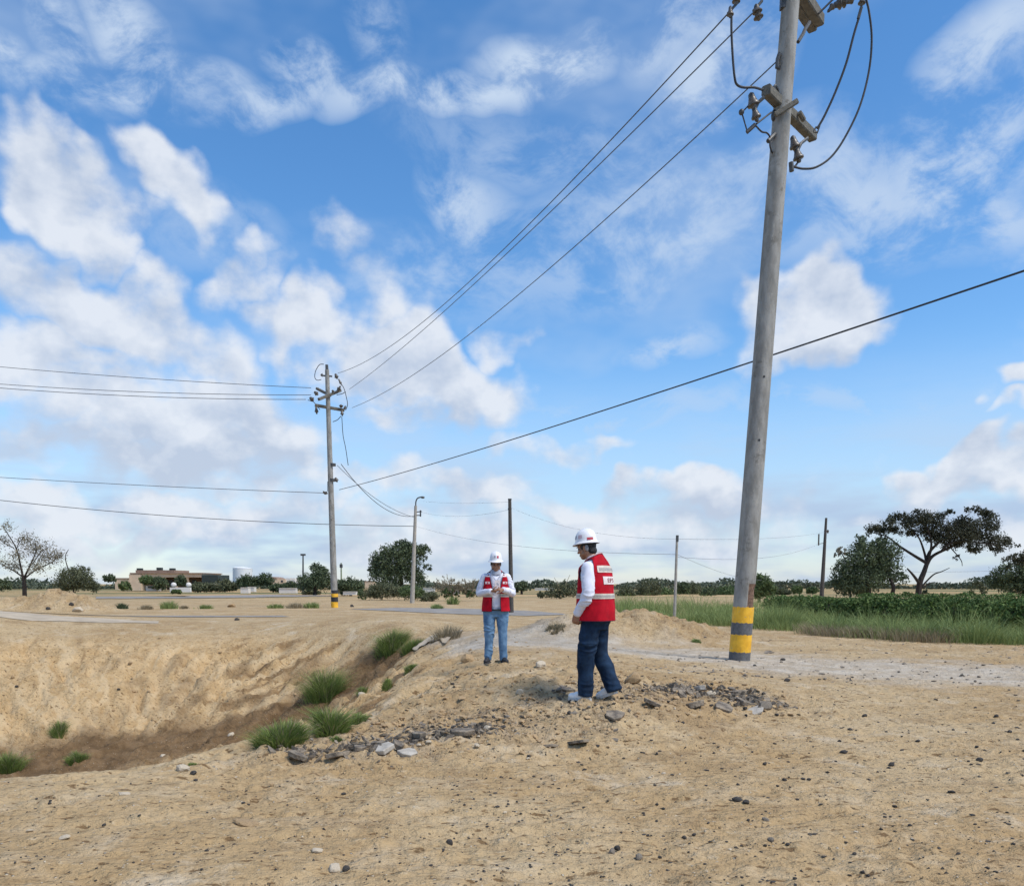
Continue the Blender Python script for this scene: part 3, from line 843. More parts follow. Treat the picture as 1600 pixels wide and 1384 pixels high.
def band(y0, y1, m, name='painted_band', grow=.004):
    t0, t1 = on_pole(y0)[1], on_pole(y1)[1]; mb = MB(); rb = lambda q: r_bot + (r_top - r_bot) * q + grow
    n = 40; N = 8
    vs = []
    for i in range(N):
        q = t0 + (t1 - t0) * i / (N - 1)
        for k in range(n):
            a = 2 * math.pi * k / n
            j = .0006 * math.sin(k * 2.3) + .0004 * math.sin(k * 5.1) if i in (0, N - 1) else 0
            vs.append(L * (q + j) + (s_ * math.cos(a) + u_ * math.sin(a)) * rb(q))
    mb.add(vs, [(i * n + k, i * n + (k + 1) % n, (i + 1) * n + (k + 1) % n, (i + 1) * n + k) for i in range(N - 1) for k in range(n)])
    return mb.build(name, m, pole, smooth=True)


band(1018, 991, m_yellow); band(972.5, 948, m_yellow)
band(1032, 1018.4, m_grey); band(990.6, 972.9, m_grey)


def lp(p): return Vector(p) - PB


def at_pole(px, py, dy=0.0):           # a point near the pole's plane, dy metres behind it
    return aty(px, py, PY + dy) - PB


# bolt holes
for (px, py) in [(1193, 592), (1188, 690)]:
    q, tt = on_pole(py); rr_ = r_bot + (r_top - r_bot) * tt
    mb = MB(); c0 = q - PB + Vector((0, -rr_ + .012, 0)); mb.lathe(c0, c0 + Vector((0, -.016, 0)), [(0, .022), (1, .022)], 10)
    mb.build('bolt_hole', m_black, pole)
# lower crossarm: one bar through the pole, running away to the right
armZ = CAMZ + (on_pole(178)[0].z - CAMZ) * (PY + .30) / PY      # the arm passes behind the pole
cA = atz(1197, 141, armZ) - PB; cB = atz(1270, 214, armZ) - PB
mb = MB(); mb.beam(cA, cB, .17, .17, bevel=.02); arm1 = mb.build('crossarm', m_arm, pole)
# clamp bar across the pole in front of the arm
q0 = on_pole(173)[0] - PB
mb = MB(); mb.beam(at_pole(1211, 180, -.22), at_pole(1246, 158, -.22), .07, .085, bevel=.012); mb.build('clamp_bar', m_arm, pole)
mb = MB(); mb.ball(at_pole(1209, 181, -.05), (.05, .06, .10)); mb.build('clamp_block', m_steel, pole, smooth=True)
# upper crossarms: a pair of bars, their far ends in view at the top edge
topZ = CAMZ + (on_pole(-2)[0].z - CAMZ) * (PY + .30) / PY
for off in (0, 1):
    a0 = atz(1204 + off * 17, -55 + off * -6, topZ) - PB; a1 = atz(1270 + off * 11, 42 - off * 9, topZ) - PB
    mb = MB(); mb.beam(a0, a1, .17, .20, bevel=.02); mb.build('crossarm', m_arm, pole)
mb = MB(); mb.box(at_pole(1224, 5, -.05), (.10, .12, .20)); mb.build('clamp_block', m_steel, pole)


def rod(pts, r, m=m_steel, name='bracket', par=None, n=7):
    mb = MB(); mb.tube(pts, r, n); return mb.build(name, m, par or pole, smooth=True)


# insulators and brackets (photograph pixels on the plane of the pole)
AP = at_pole
insulator(pole, AP(1174, 150, -.6), AP(1179, 172, -.6), .105, 1)
insulator(pole, AP(1179, 172, -.6), AP(1183, 190, -.6), .085, 1)
rod([AP(1194, 152, -.6), AP(1185, 160, -.6), AP(1180, 170, -.6)], .03)
rod([AP(1205, 176, -.2), AP(1182, 194, -.6)], .016, m_black, 'bond_wire')
rod([AP(1170, 165, -.6), AP(1159, 176, -.6), AP(1168, 207, -.6), AP(1181, 194, -.6)], .014, m_black, 'bond_wire')
rod([AP(1167, 207, -.6), AP(1180, 195, -.6)], .035, m_steel, 'line_clamp')
mb = MB(); mb.ball(AP(1158.5, 175.5, -.6), .05); mb.build('line_clamp', m_steel, pole, smooth=True)
rod(smooth_path([AP(1181, 197, -.6), AP(1190, 206, -.4), AP(1198, 208, -.3), AP(1203, 215, -.2), AP(1203, 228, -.2), AP(1206, 238, -.1), AP(1209, 243, 0)], 6), .015, m_black, 'bond_wire')
rod([AP(1200, 221, -.2), AP(1211, 210, -.1)], .04, m_steel, 'line_clamp')
insulator(pole, AP(1239, 217, .3), AP(1244, 237, .3), .10, 1)
insulator(pole, AP(1245, 236, .3), AP(1249, 254, .3), .10, 1)
rod([AP(1262, 216, .5), AP(1252, 224, .4), AP(1247, 234, .3)], .028)
rod([AP(1236, 254, .2), AP(1237, 268, .2)], .045, m_steel, 'line_clamp')
rod(smooth_path([AP(1248, 252, .3), AP(1243, 259, .25), AP(1238, 262, .2)], 5), .018, m_black, 'bond_wire')
rod(smooth_path([AP(1208, 141, -.3), AP(1211, 134, -.3), AP(1215, 140, -.2), AP(1216, 150, -.1)], 5), .022, m_steel, 'hook')
rod([AP(1249, 176, .3), AP(1256, 188, .4)], .045, m_arm, 'arm_brace')
rod([AP(1271, 206, .6), AP(1277, 208, .6), AP(1281, 197, .6), AP(1275, 199, .6), AP(1271, 206, .6)], .016, m_steel, 'hook')
insulator(pole, AP(1182, 12, -.8), AP(1186, 32, -.8), .085, 2)
rod([AP(1177, 18, -.8), AP(1190, 3, -.8), AP(1192, -14, -.8)], .025, m_steel, 'bracket')
insulator(pole, AP(1151, -16, -1), AP(1150, 8, -1), .07, 2)
insulator(pole, AP(1141, 15, -1), AP(1141, 28, -1), .06, 1)
rod([AP(1137, 22, -1), AP(1154, 3, -1), AP(1155, -12, -1)], .022, m_steel, 'bracket')
rod([AP(1265, 35, .3), AP(1258, 46, .2), AP(1255, 53, .1), AP(1247, 66, 0)], .032, m_steel, 'bracket')
rod([AP(1218, 84, -.1), AP(1215, 93, -.1), AP(1214, 106, -.1), AP(1218, 107, -.1)], .035, m_steel, 'hook')
insulator(pole, AP(1296, 16, .5), AP(1303, 8, .5), .06, 1)
insulator(pole, AP(1306, 8, .5), AP(1322, 2, .5), .10, 2)
insulator(pole, AP(1322, 4, .5), AP(1335, -2, .5), .07, 1)
rod([AP(1279, 22, .5), AP(1305, -4, .5)], .018, m_black, 'bond_wire')
insulator(pole, AP(1348, -12, .6), AP(1346, 10, .6), .07, 2)
rod([AP(1346, 12, .6), AP(1341, 30, .6)], .03, m_steel, 'line_clamp')
# jumpers: cable loops between the two arms
for pts, r in [
    ([(1143, 26, -1), (1143, 50, -1), (1145, 90, -1), (1148, 122, -1), (1152, 133, -.9), (1162, 137, -.8), (1178, 137, -.7), (1192, 141, -.5)], .020),
    ([(1342, 28, .6), (1334, 55, .6), (1322, 100, .6), (1305, 145, .6), (1288, 182, .6), (1277, 201, .6)], .022),
    ([(1352, -6, .6), (1358, 20, .6), (1362, 60, .6), (1358, 110, .6), (1344, 165, .5), (1322, 212, .45), (1300, 244, .4), (1276, 261, .3), (1256, 264, .25), (1240, 261, .2)], .020)]:
    rod(smooth_path([AP(*p) for p in pts], 8), r, m_black, 'jumper_cable')

# ---- the second pole, in the distance on the left ----------------------------------------------
Q0 = atz(523, 949, 0.0); QY = Q0.y; Q0.z = gz(Q0.x, Q0.y) - .03
Q1 = aty(511, 578, QY)
pole2 = empty('utility_pole', Q0, 'distant concrete power pole with crossarms and a yellow and black foot behind the pit', 'utility pole')
AQ = lambda px, py, dy=0.0: aty(px, py, QY + dy) - Q0
mb = MB(); shaft(mb, (0, 0, 0), Q1 - Q0, .215, .125); mb.build('shaft', m_conc, pole2, smooth=True)
mb = MB(); mb.tube([AQ(511.5, 592), AQ(510.5, 570)], [.11, .09], 8); mb.build('top_cap', m_steel, pole2)


def band2(y0, y1, m):
    a, b_ = AQ(523, y0), AQ(522.5, y1); mb = MB(); mb.lathe(a, b_, [(0, .225), (1, .222)], 20); mb.build('painted_band', m, pole2, smooth=True)


band2(950.5, 940, m_yellow); band2(940, 932.5, m_black); band2(932.5, 927, m_yellow); band2(927, 922, m_black)
for a, b_, w_ in [((492, 633, -.3), (538, 641, .3), .17), ((495, 607, 1.2), (516, 618, -.2), .15), ((498, 624, -1.0), (532, 610, .8), .16)]:
    mb = MB(); mb.beam(AQ(*a), AQ(*b_), w_, w_, bevel=.02); mb.build('crossarm', m_arm, pole2)
for a, b_, r in [((494, 636), (495, 647), .12), ((533, 637), (533, 632), .14), ((534, 641), (535, 650), .11), ((540, 634), (538, 640), .09), ((524, 584), (527, 592), .13), ((529, 592), (534, 602), .08),
                 ((526, 614), (532, 603), .12), ((491, 612), (497, 617), .14), ((484, 621), (490, 626), .15), ((501, 586), (505, 586), .11), ((495, 607), (498, 608), .09), ((520, 613), (520, 609), .09), ((522, 615), (528, 612), .08),
                 ((506, 769), (512, 771), .11), ((524, 746), (527, 753), .13), ((508, 772), (505, 767), .09)]:
    insulator(pole2, AQ(*a), AQ(*b_), r, 1, m_porc, cap=False)
rod([AQ(505, 587), AQ(519, 588)], .05, m_steel, 'bracket', pole2)
mb = MB(); mb.lathe(AQ(519.6, 752), AQ(519.5, 748), [(0, .21), (1, .21)], 16); mb.build('clamp_ring', m_steel, pole2)
mb = MB(); mb.lathe(AQ(520, 728), AQ(520, 724), [(0, .19), (1, .19)], 16); mb.build('clamp_ring', m_steel, pole2)
rod([AQ(512, 752), AQ(512, 768)], .02, m_steel, 'bracket', pole2)
for pts in [[(506, 569), (499, 570), (493, 580), (492, 590), (496, 594), (502, 593)], [(529, 594), (537, 606), (541, 620), (543, 632), (540, 641)], [(520, 659), (527, 656), (533, 650)], [(534, 651), (536, 680), (540, 700), (544, 727)],
            [(500, 640), (490, 628), (481, 625)], [(526, 617), (535, 615), (540, 612)]]:
    rod(smooth_path([AQ(*p) for p in pts], 6), .022, m_black, 'jumper_cable', pole2, 5)

# ---- the other poles ----------------------------------------------------------------------------
Bq = atz(644, 942, 0)
lp3 = empty('street_light', Bq, 'pale concrete street light with a short curved lamp arm before the round tree', 'street light')
A3 = lambda px, py, dy=0.0: aty(px, py, Bq.y + dy) - Bq
mb = MB(); mb.tube([A3(644, 944), A3(649.5, 790)], [.19, .11], 14); mb.build('shaft', m_palep, lp3, smooth=True)
rod(smooth_path([A3(649.5, 792), A3(650, 783), A3(653, 778), A3(660, 776)], 5), .05, m_steel, 'lamp_arm', lp3)
mb = MB(); mb.ball(A3(660.5, 777), (.16, .12, .09)); mb.build('lamp_head', m_steel, lp3, smooth=True)
rod([A3(649.5, 800), A3(659, 799)], .04, m_steel, 'bracket', lp3); rod([A3(650, 805), A3(658, 805)], .04, m_steel, 'bracket', lp3)
rod([A3(657, 797), A3(657, 807)], .06, m_steel, 'bracket', lp3)


def plain_pole(px0, py0, px1, py1, r0, r1, m, label, name='utility_pole', z=0.0, caps=None, Y=None):
    B = atz(px0, py0, z) if Y is None else aty(px0, py0, Y)
    o = empty(name, B, label, 'utility pole')
    T = aty(px1, py1, B.y)
    mb = MB(); mb.tube([Vector((0, 0, -.1)), T - B], [r0, r1], 10); mb.build('shaft', m, o, smooth=True)
    return o, B


p4, B4 = plain_pole(799, 957, 796.5, 781, .13, .085, m_dkwood, 'thin dark pole standing right behind the man in light jeans')
rod([aty(796.5, 781, B4.y) - B4, aty(796.5, 779, B4.y) - B4], .10, m_steel, 'top_cap', p4)
rod([aty(793.5, 795, B4.y) - B4, aty(799.5, 795, B4.y) - B4], .035, m_steel, 'bracket', p4)
p5, B5 = plain_pole(1053.5, 974, 1058, 837, .065, .045, m_palep, 'slim pale pole standing in the green weeds left of the big pole')
rod([aty(1058, 846, B5.y) - B5, aty(1058.3, 836, B5.y) - B5], .055, m_steel, 'top_cap', p5)
rod([aty(1056, 841, B5.y) - B5, aty(1060, 841, B5.y) - B5], .02, m_steel, 'bracket', p5)
p6, B6 = plain_pole(1283.5, 936, 1291, 809, .22, .11, m_dkwood, 'dark tapering pole behind the hedge beside the dark round tree', z=0)
rod([aty(1289, 830, B6.y) - B6, aty(1294.5, 830, B6.y) - B6], .06, m_steel, 'bracket', p6)
insulator(p6, aty(1293.5, 833, B6.y) - B6, aty(1293.5, 827, B6.y) - B6, .12, 1, cap=False)
rod([aty(1288, 848, B6.y) - B6, aty(1278, 850, B6.y) - B6], .03, m_steel, 'bracket', p6)
rod([aty(1279.5, 834, B6.y) - B6, aty(1279, 852, B6.y) - B6], .07, m_porc, 'insulator', p6)
p7, B7 = plain_pole(473.5, 925, 473.5, 867, .16, .10, m_steel, 'far thin floodlight mast beside the pair of dark trees', 'floodlight_mast', Y=130)
mb = MB(); mb.box(aty(473.5, 866.5, 130) - B7, (.75, .3, .28)); mb.build('lamp_head', m_steel, p7)
p8, B8 = plain_pole(533.5, 925, 533.0, 879, .13, .09, mat('green_mast_paint', (.20, .24, .15), .7), 'far greenish mast just right of the distant banded pole', 'mast', Y=120)
mb = MB(); mb.box(aty(533, 884, 120) - B8, (.4, .2, .5)); mb.build('bracket', m_steel, p8)


# ---- overhead wires: each hangs in the upright plane between its two ends, with the sag the photograph shows
def wire(a, ya, b_, yb, mid, r, label, m=m_alu, name='overhead_wire', n=48, group=None, cat='wire', ext=0.0):
    A, B = aty(*a, ya), aty(*b_, yb)
    d = ray(*mid); dx, dy = B.x - A.x, B.y - A.y
    # intersection of the sight line with the upright plane through A and B
    s = (A.x * dy - A.y * dx) / (d[0] * dy - d[1] * dx); M = Vector((d[0] * s, d[1] * s, CAMZ + d[2] * s))
    u = ((M.x - A.x) * dx + (M.y - A.y) * dy) / (dx * dx + dy * dy)
    chord = A.z + (B.z - A.z) * u; k = (chord - M.z) / (u * (1 - u))
    pts = []
    for i in range(n + 1):
        q = i / n * (1 + ext); p = A.lerp(B, q); p.z -= k * q * (1 - q); pts.append(p)
    mb = MB(); mb.tube(pts, r, 6)
    return mb.build(name, m, None, smooth=True, origin=pts[0], label=label, cat=cat, group=group)


G1 = 'high voltage conductors between the two power poles'
wire((1139, 20), PY - 1, (528, 583), QY, (800, 377), .0125, 'topmost sloping bare wire between the near and distant power poles', group=G1)
wire((1177, 20), PY - .8, (546, 608), QY, (808, 381), .0125, 'middle sloping bare wire running close under the topmost one', group=G1)
wire((1214, 96), PY - .1, (550, 637), QY, (800, 469), .0125, 'lowest of the three sloping bare wires between the power poles', group=G1)
wire((1900, 322), 11.5, (530, 765), QY, (1100, 590), .017, 'thick dark cable sloping up to the right behind the big pole', m_black, cat='cable')
G2 = 'wires running off to the left of the distant pole'
wire((-260, 546), 62, (486, 606), QY + 1, (240, 592), .017, 'highest wire running left from the distant power pole', group=G2)
wire((-260, 575), 58, (486, 617), QY, (240, 613), .017, 'second wire running left from the distant power pole', group=G2)
wire((-260, 580), 54, (478, 624), QY - 1, (240, 620), .017, 'third wire running left just under the second one', group=G2)
wire((-260, 727), 60, (506, 770), QY, (240, 759), .017, 'single low wire running left from the middle of the distant pole', group=G2)
wire((-260, 748), 60, (646, 822), Bq.y, (240, 804), .022, 'lowest thick cable on the left reaching the street light', m_black, group=G2, cat='cable')
wire((648, 806), Bq.y, (533, 725), QY, (585, 783), .020, 'upper of two sagging cables between distant pole and street light', m_black, cat='cable')
wire((648, 808), Bq.y, (527, 727), QY, (575, 770), .015, 'lower of two sagging cables between distant pole and street light', m_black, cat='cable')
m_farw = mat('far_hazed_wire', (.24, .24, .26), .6)  # lightened grey: distance haze painted into the wire colour
G3 = 'thin wires in the background'
wire((650, 822), Bq.y, (1056, 866), B5.y, (850, 857), 0.0079, 'long cable from the street light behind both men to the slim pole', m_farw, group=G3, cat='cable')
wire((659, 800), Bq.y, (796, 796), B4.y, (730, 806), 0.0061, 'thin wire from the street light bracket to the dark pole', m=m_farw, group=G3)
wire((660, 783), Bq.y, (796, 784), B4.y, (740, 786), 0.0051, 'thin wire from the street lamp arm to the dark pole top', m=m_farw, group=G3)
wire((796, 792), B4.y, (1058, 842), B5.y, (930, 832), 0.0046, 'thin wire from the dark pole to the top of the slim pole', m=m_farw, group=G3)
wire((1060, 842), B5.y, (1288, 831), B6.y, (1170, 842), 0.0074, 'thin wire from the slim pole top to the dark tapering pole', m=m_farw, group=G3)
wire((1058, 866), B5.y, (1190, 906), 66, (1105, 886), 0.0074, 'cable dropping to the right from the slim pole', m_farw, group=G3, cat='cable')
wire((1278, 850), B6.y, (1056, 870), B5.y + 6, (1170, 873), 0.0093, 'sagging wire between the slim pole and the tapering pole insulator', m=m_farw, group=G3)
wire((1290, 888), B6.y, (1900, 860), 70, (1500, 893), 0.0102, 'low wire passing behind the spreading tree on the right', m=m_farw, group=G3)

# ================================================================== the two men
def remeshed(mb, voxel, it=4, fn=None, name='body'):
    """merge overlapping closed shapes into one continuous skin"""
    me = mb.mesh('tmp'); o = bpy.data.objects.new('tmp', me); COL.objects.link(o)
    r = o.modifiers.new('r', 'REMESH'); r.mode = 'VOXEL'; r.voxel_size = voxel; r.use_smooth_shade = True
    if it:
        s = o.modifiers.new('s', 'SMOOTH'); s.factor = .5; s.iterations = it
    dg = bpy.context.evaluated_depsgraph_get(); dg.update()
    out = bpy.data.meshes.new_from_object(o.evaluated_get(dg)); out.name = name
    bpy.data.objects.remove(o, do_unlink=True); bpy.data.meshes.remove(me)
    if fn is not None:
        n = len(out.vertices); co = np.empty(n * 3, np.float32); no = np.empty(n * 3, np.float32)
        out.vertices.foreach_get('co', co); out.vertices.foreach_get('normal', no)
        co = co.reshape(-1, 3); no = no.reshape(-1, 3)
        out.vertices.foreach_set('co', (co + no * fn(co)[:, None]).astype(np.float32).ravel()); out.update()
    out.polygons.foreach_set('use_smooth', [True] * len(out.polygons))
    out.materials.clear()
    return out


def folds(k, sx, sz, seed):
    """cloth creases: slanting ridges, mostly across the limb, broken up along it"""
    def f(co):
        x = co[:, 0] + co[:, 1] * .9; z = co[:, 2]
        wv = .35 * rnd_noise(x * sx * .6, z * sz * .25, seed + 9)
        a = 1 - np.abs(rnd_noise(x * sx * .55 + z * 2.5, z * sz + x * 4.0 + wv * 3, seed)) * 2.6
        amp = np.clip(.25 + 1.5 * rnd_noise(x * 5, z * 4.5, seed + 5), 0, 1)
        b_ = rnd_noise(x * sx * .8 + 5, z * sz * .3, seed + 3)
        return k * (np.clip(a, 0, 1) ** 1.5 * amp + .7 * b_)
    return f


def cloth_mat(name, col, var=.12, scale=14, weave=260.0, bump=.25, rough=.85, col2=None):
    m, t, b = new_mat(name)
    tcn = t.new('ShaderNodeTexCoord'); v = tcn.outputs['Object']
    c1 = tuple(k * (1 - var) for k in col) + (1,); c2 = (col2 or tuple(min(1, k * (1 + var)) for k in col)) + (1,)
    t.put(b.inputs['Base Color'], t.mix(t.maprange(t.noise(v, scale, 4, .6), .3, .7), c1, c2))
    b.inputs['Roughness'].default_value = rough; b.inputs['Specular IOR Level'].default_value = .2
    bp = t.new('ShaderNodeBump'); bp.inputs['Strength'].default_value = bump; bp.inputs['Distance'].default_value = .006
    t.put(bp.inputs['Height'], t.math('ADD', t.math('MULTIPLY', t.noise(v, 28, 4, .6), 1.2), t.math('MULTIPLY', t.noise(v, weave, 2, .5), .12)))
    t.l.new(bp.outputs[0], b.inputs['Normal'])
    return m


m_skin = mat('brown_skin', (.31, .155, .092), .55, .12, 30, .1, 120)
m_hair = mat('black_hair', (.018, .016, .015), .6, .3, 60, .6, 200)
m_greyhair = mat('grey_hair', (.30, .30, .31), .7, .3, 80, .6, 200)
m_white = cloth_mat('white_shirt_cotton', (.70, .71, .80), .04)
m_red = cloth_mat('red_vest_fabric', (.43, .004, .016), .22, 7)
m_trim = cloth_mat('dark_vest_piping', (.05, .012, .03), .2)
m_piping = cloth_mat('pale_pink_piping', (.62, .38, .38), .1)
m_refl = cloth_mat('beige_reflective_tape', (.64, .56, .48), .10, 40, rough=.45)
m_refl2 = cloth_mat('grey_tape_stripe', (.36, .335, .31), .15, 60, rough=.4)
m_denim_dk = cloth_mat('dark_blue_denim', (.007, .020, .048), .3, 9, col2=(.015, .038, .080))
m_denim_lt = cloth_mat('light_blue_denim', (.085, .18, .32), .25, 7, col2=(.17, .30, .46))
m_hat = mat('white_helmet_plastic', (.80, .79, .80), .32, .03, 12)
m_hatdark = mat('helmet_underside', (.03, .03, .03), .8)
m_redlogo = mat('red_print', (.50, .05, .07), .6, .1)
m_greylogo = mat('grey_print', (.36, .37, .42), .6, .1)
m_redtext = mat('faded_red_print', (.30, .12, .12), .7, .1)
m_pinkprint = mat('pink_print', (.62, .46, .49), .6, .1)
m_patch = mat('white_patch', (.75, .66, .64), .7, .06, 20)
m_shoe_w = mat('white_shoe_leather', (.86, .85, .83), .5, .06, 20)
m_shoe_b = mat('black_shoe_fabric', (.02, .02, .024), .7, .3, 30)
m_sole_w = mat('pale_sole_rubber', (.55, .54, .52), .7, .1)
m_sole_b = mat('dark_sole_rubber', (.05, .05, .052), .8, .2)
m_lanyard = cloth_mat('dark_lanyard', (.06, .055, .07))
m_scarf = cloth_mat('grey_neck_cloth', (.38, .40, .46), .25, 20)
m_eye = mat('dark_eye', (.02, .015, .012), .3)

# half width, half depth and forward offset of the trunk by height
TZ = [.80, .86, .95, 1.05, 1.15, 1.25, 1.33, 1.38, 1.415, 1.445, 1.475]
TA = [.178, .180, .178, .176, .178, .186, .190, .174, .136, .088, .052]
TB = [.118, .124, .130, .132, .128, .122, .112, .100, .086, .068, .050]


def interp(z, T): return float(np.interp(z, TZ, T))


class Trunk:
    def __init__(self, lean, wide=1.0, deep=1.0):
        self.lean = lean; self.w = wide; self.d = deep

    def pt(self, th, z, off=0.0, flare=0.0):
        """th 0 = front (-Y), positive towards the wearer's left (+X)"""
        a = interp(z, TA) * self.w + off + flare; b_ = interp(z, TB) * self.d + off + flare
        c, s = math.cos(th), math.sin(th); e = .82
        return Vector((a * math.copysign(abs(s) ** e, s), -b_ * math.copysign(abs(c) ** e, c) + self.yoff(z), z - c * .045 * min(1, max(0, (z - 1.36) / .11))))

    def yoff(self, z): return -self.lean * max(0, z - .95) ** 1.5


def shell(trunk, z0, z1, off, open_fn=None, arm=True, nz=80, nth=150, flare=lambda z: 0, wave=0.0, seed=0, name='vest', mats=None, th0=-math.pi, th1=math.pi, thick=.007, edge_mat=True):
    bm = bmesh.new(); grid = []
    full = th1 - th0 > 6.2 and not open_fn
    for i in range(nz):
        z = z0 + (z1 - z0) * i / (nz - 1)
        if open_fn:
            w_o = min(.95, open_fn(z) / (interp(z, TA) + off)); o_ = math.asin(w_o ** (1 / .82)); ths = o_ + (2 * math.pi - 2 * o_) * np.arange(nth) / (nth - 1)
        else:
            ths = th0 + (th1 - th0) * (np.arange(nth) / (nth if full else nth - 1))
        ws = wave * rnd_noise(np.sin(ths) * 2.6, z * 4.0 + seed + np.cos(ths) * 1.7, seed)
        grid.append([bm.verts.new(trunk.pt(float(th), z, off + float(w_), flare(z))) for th, w_ in zip(ths, ws)])
    sh = [Vector((s * .19, trunk.yoff(1.36), 1.335)) for s in (-1, 1)]
    md = lambda c, s: math.sqrt(((c.y - s.y) / .080) ** 2 + ((c.z - s.z) / .125) ** 2)
    for i in range(nz - 1):
        for k in range(nth if full else nth - 1):
            q = [grid[i][k], grid[i][(k + 1) % nth], grid[i + 1][(k + 1) % nth], grid[i + 1][k]]
            c = sum((v.co for v in q), Vector()) / 4
            if arm and any(md(c, s) < 1 and c.x * s.x > 0 and abs(c.x) > .10 for s in sh): continue
            bm.faces.new(q)
    bmesh.ops.delete(bm, geom=[v for v in bm.verts if not v.link_faces], context='VERTS')
    if arm:
        for v in bm.verts:
            if v.is_boundary:
                for s in sh:
                    d = md(v.co, s)
                    if .8 < d < 1.25 and v.co.x * s.x > 0 and abs(v.co.x) > .095:
                        v.co.y = s.y + (v.co.y - s.y) / d; v.co.z = s.z + (v.co.z - s.z) / d
    if edge_mat:
        for f in bm.faces:
            if any(e.is_boundary for e in f.edges): f.material_index = 1
    bmesh.ops.recalc_face_normals(bm, faces=bm.faces)
    if thick:
        bmesh.ops.solidify(bm, geom=list(bm.faces), thickness=thick)
        bmesh.ops.recalc_face_normals(bm, faces=bm.faces)
    me = bpy.data.meshes.new(name); bm.to_mesh(me); bm.free()
    me.polygons.foreach_set('use_smooth', [True] * len(me.polygons)); me.set_sharp_from_angle(angle=R(60))
    for m in mats or []: me.materials.append(m)
    return me


def limb(mb, pts, rad, n=14, last=True):
    mb.tube(smooth_path(pts, 8), list(np.interp(np.linspace(0, len(pts) - 1, (len(pts) - 1) * 8 + 1), range(len(pts)), rad)), n)
    mb.ball(pts[0], rad[0], 12, 8)
    if last: mb.ball(pts[-1], rad[-1], 12, 8)


def hand(mb, wrist, dirv, palm, side, curl=(.5, .7, .6), scale=1.0):
    """palm and five unequal bent fingers; dirv points along the hand, palm is the palm normal, side = +1 / -1 where the thumb leaves"""
    d = Vector(dirv).normalized(); p = Vector(palm); p = (p - d * p.dot(d)).normalized(); s = d.cross(p) * side
    w0 = Vector(wrist)
    for k in range(4):
        x = (-.030 + .020 * k) * scale
        mb.tube([w0 + s * x * .6, w0 + d * .045 * scale + s * x * .9, w0 + d * .085 * scale + s * x], [.017 * scale, .0165 * scale, .0125 * scale], 8)
        base = w0 + d * .082 * scale + s * x
        L_ = (.070, .080, .076, .060)[3 - k] * scale; ang = 0; q = base; pts = [q]; rads = [.0105 * scale]
        for j, f in enumerate((.45, .32, .23)):
            ang += curl[j]; q = q + (d * math.cos(ang) + p * math.sin(ang)) * L_ * f; pts.append(q); rads.append((.0098, .009, .0078)[j] * scale)
        mb.tube(pts, rads, 8)
        for a, r_ in zip(pts, rads): mb.ball(a, r_, 8, 6)
    # thumb from the side of the palm near its base
    tb = w0 + d * .03 * scale + s * .030 * scale + p * .006
    t1 = tb + (d * .55 + s * .55 + p * .45).normalized() * .038 * scale; t2 = t1 + (d * .8 + p * .5 + s * .05).normalized() * .030 * scale; t3 = t2 + (d * .9 + p * .4 - s * .2).normalized() * .024 * scale
    mb.tube([tb, t1, t2, t3], [.014 * scale, .0118 * scale, .0105 * scale, .0085 * scale], 8)
    for a, r_ in ((t1, .0118), (t2, .0105), (t3, .0085)): mb.ball(a, r_ * scale, 8, 6)


def head_frame(c, pitch, yaw=0.0):
    return Matrix.Translation(c) @ Matrix.Rotation(yaw, 4, 'Z') @ Matrix.Rotation(pitch, 4, 'X')


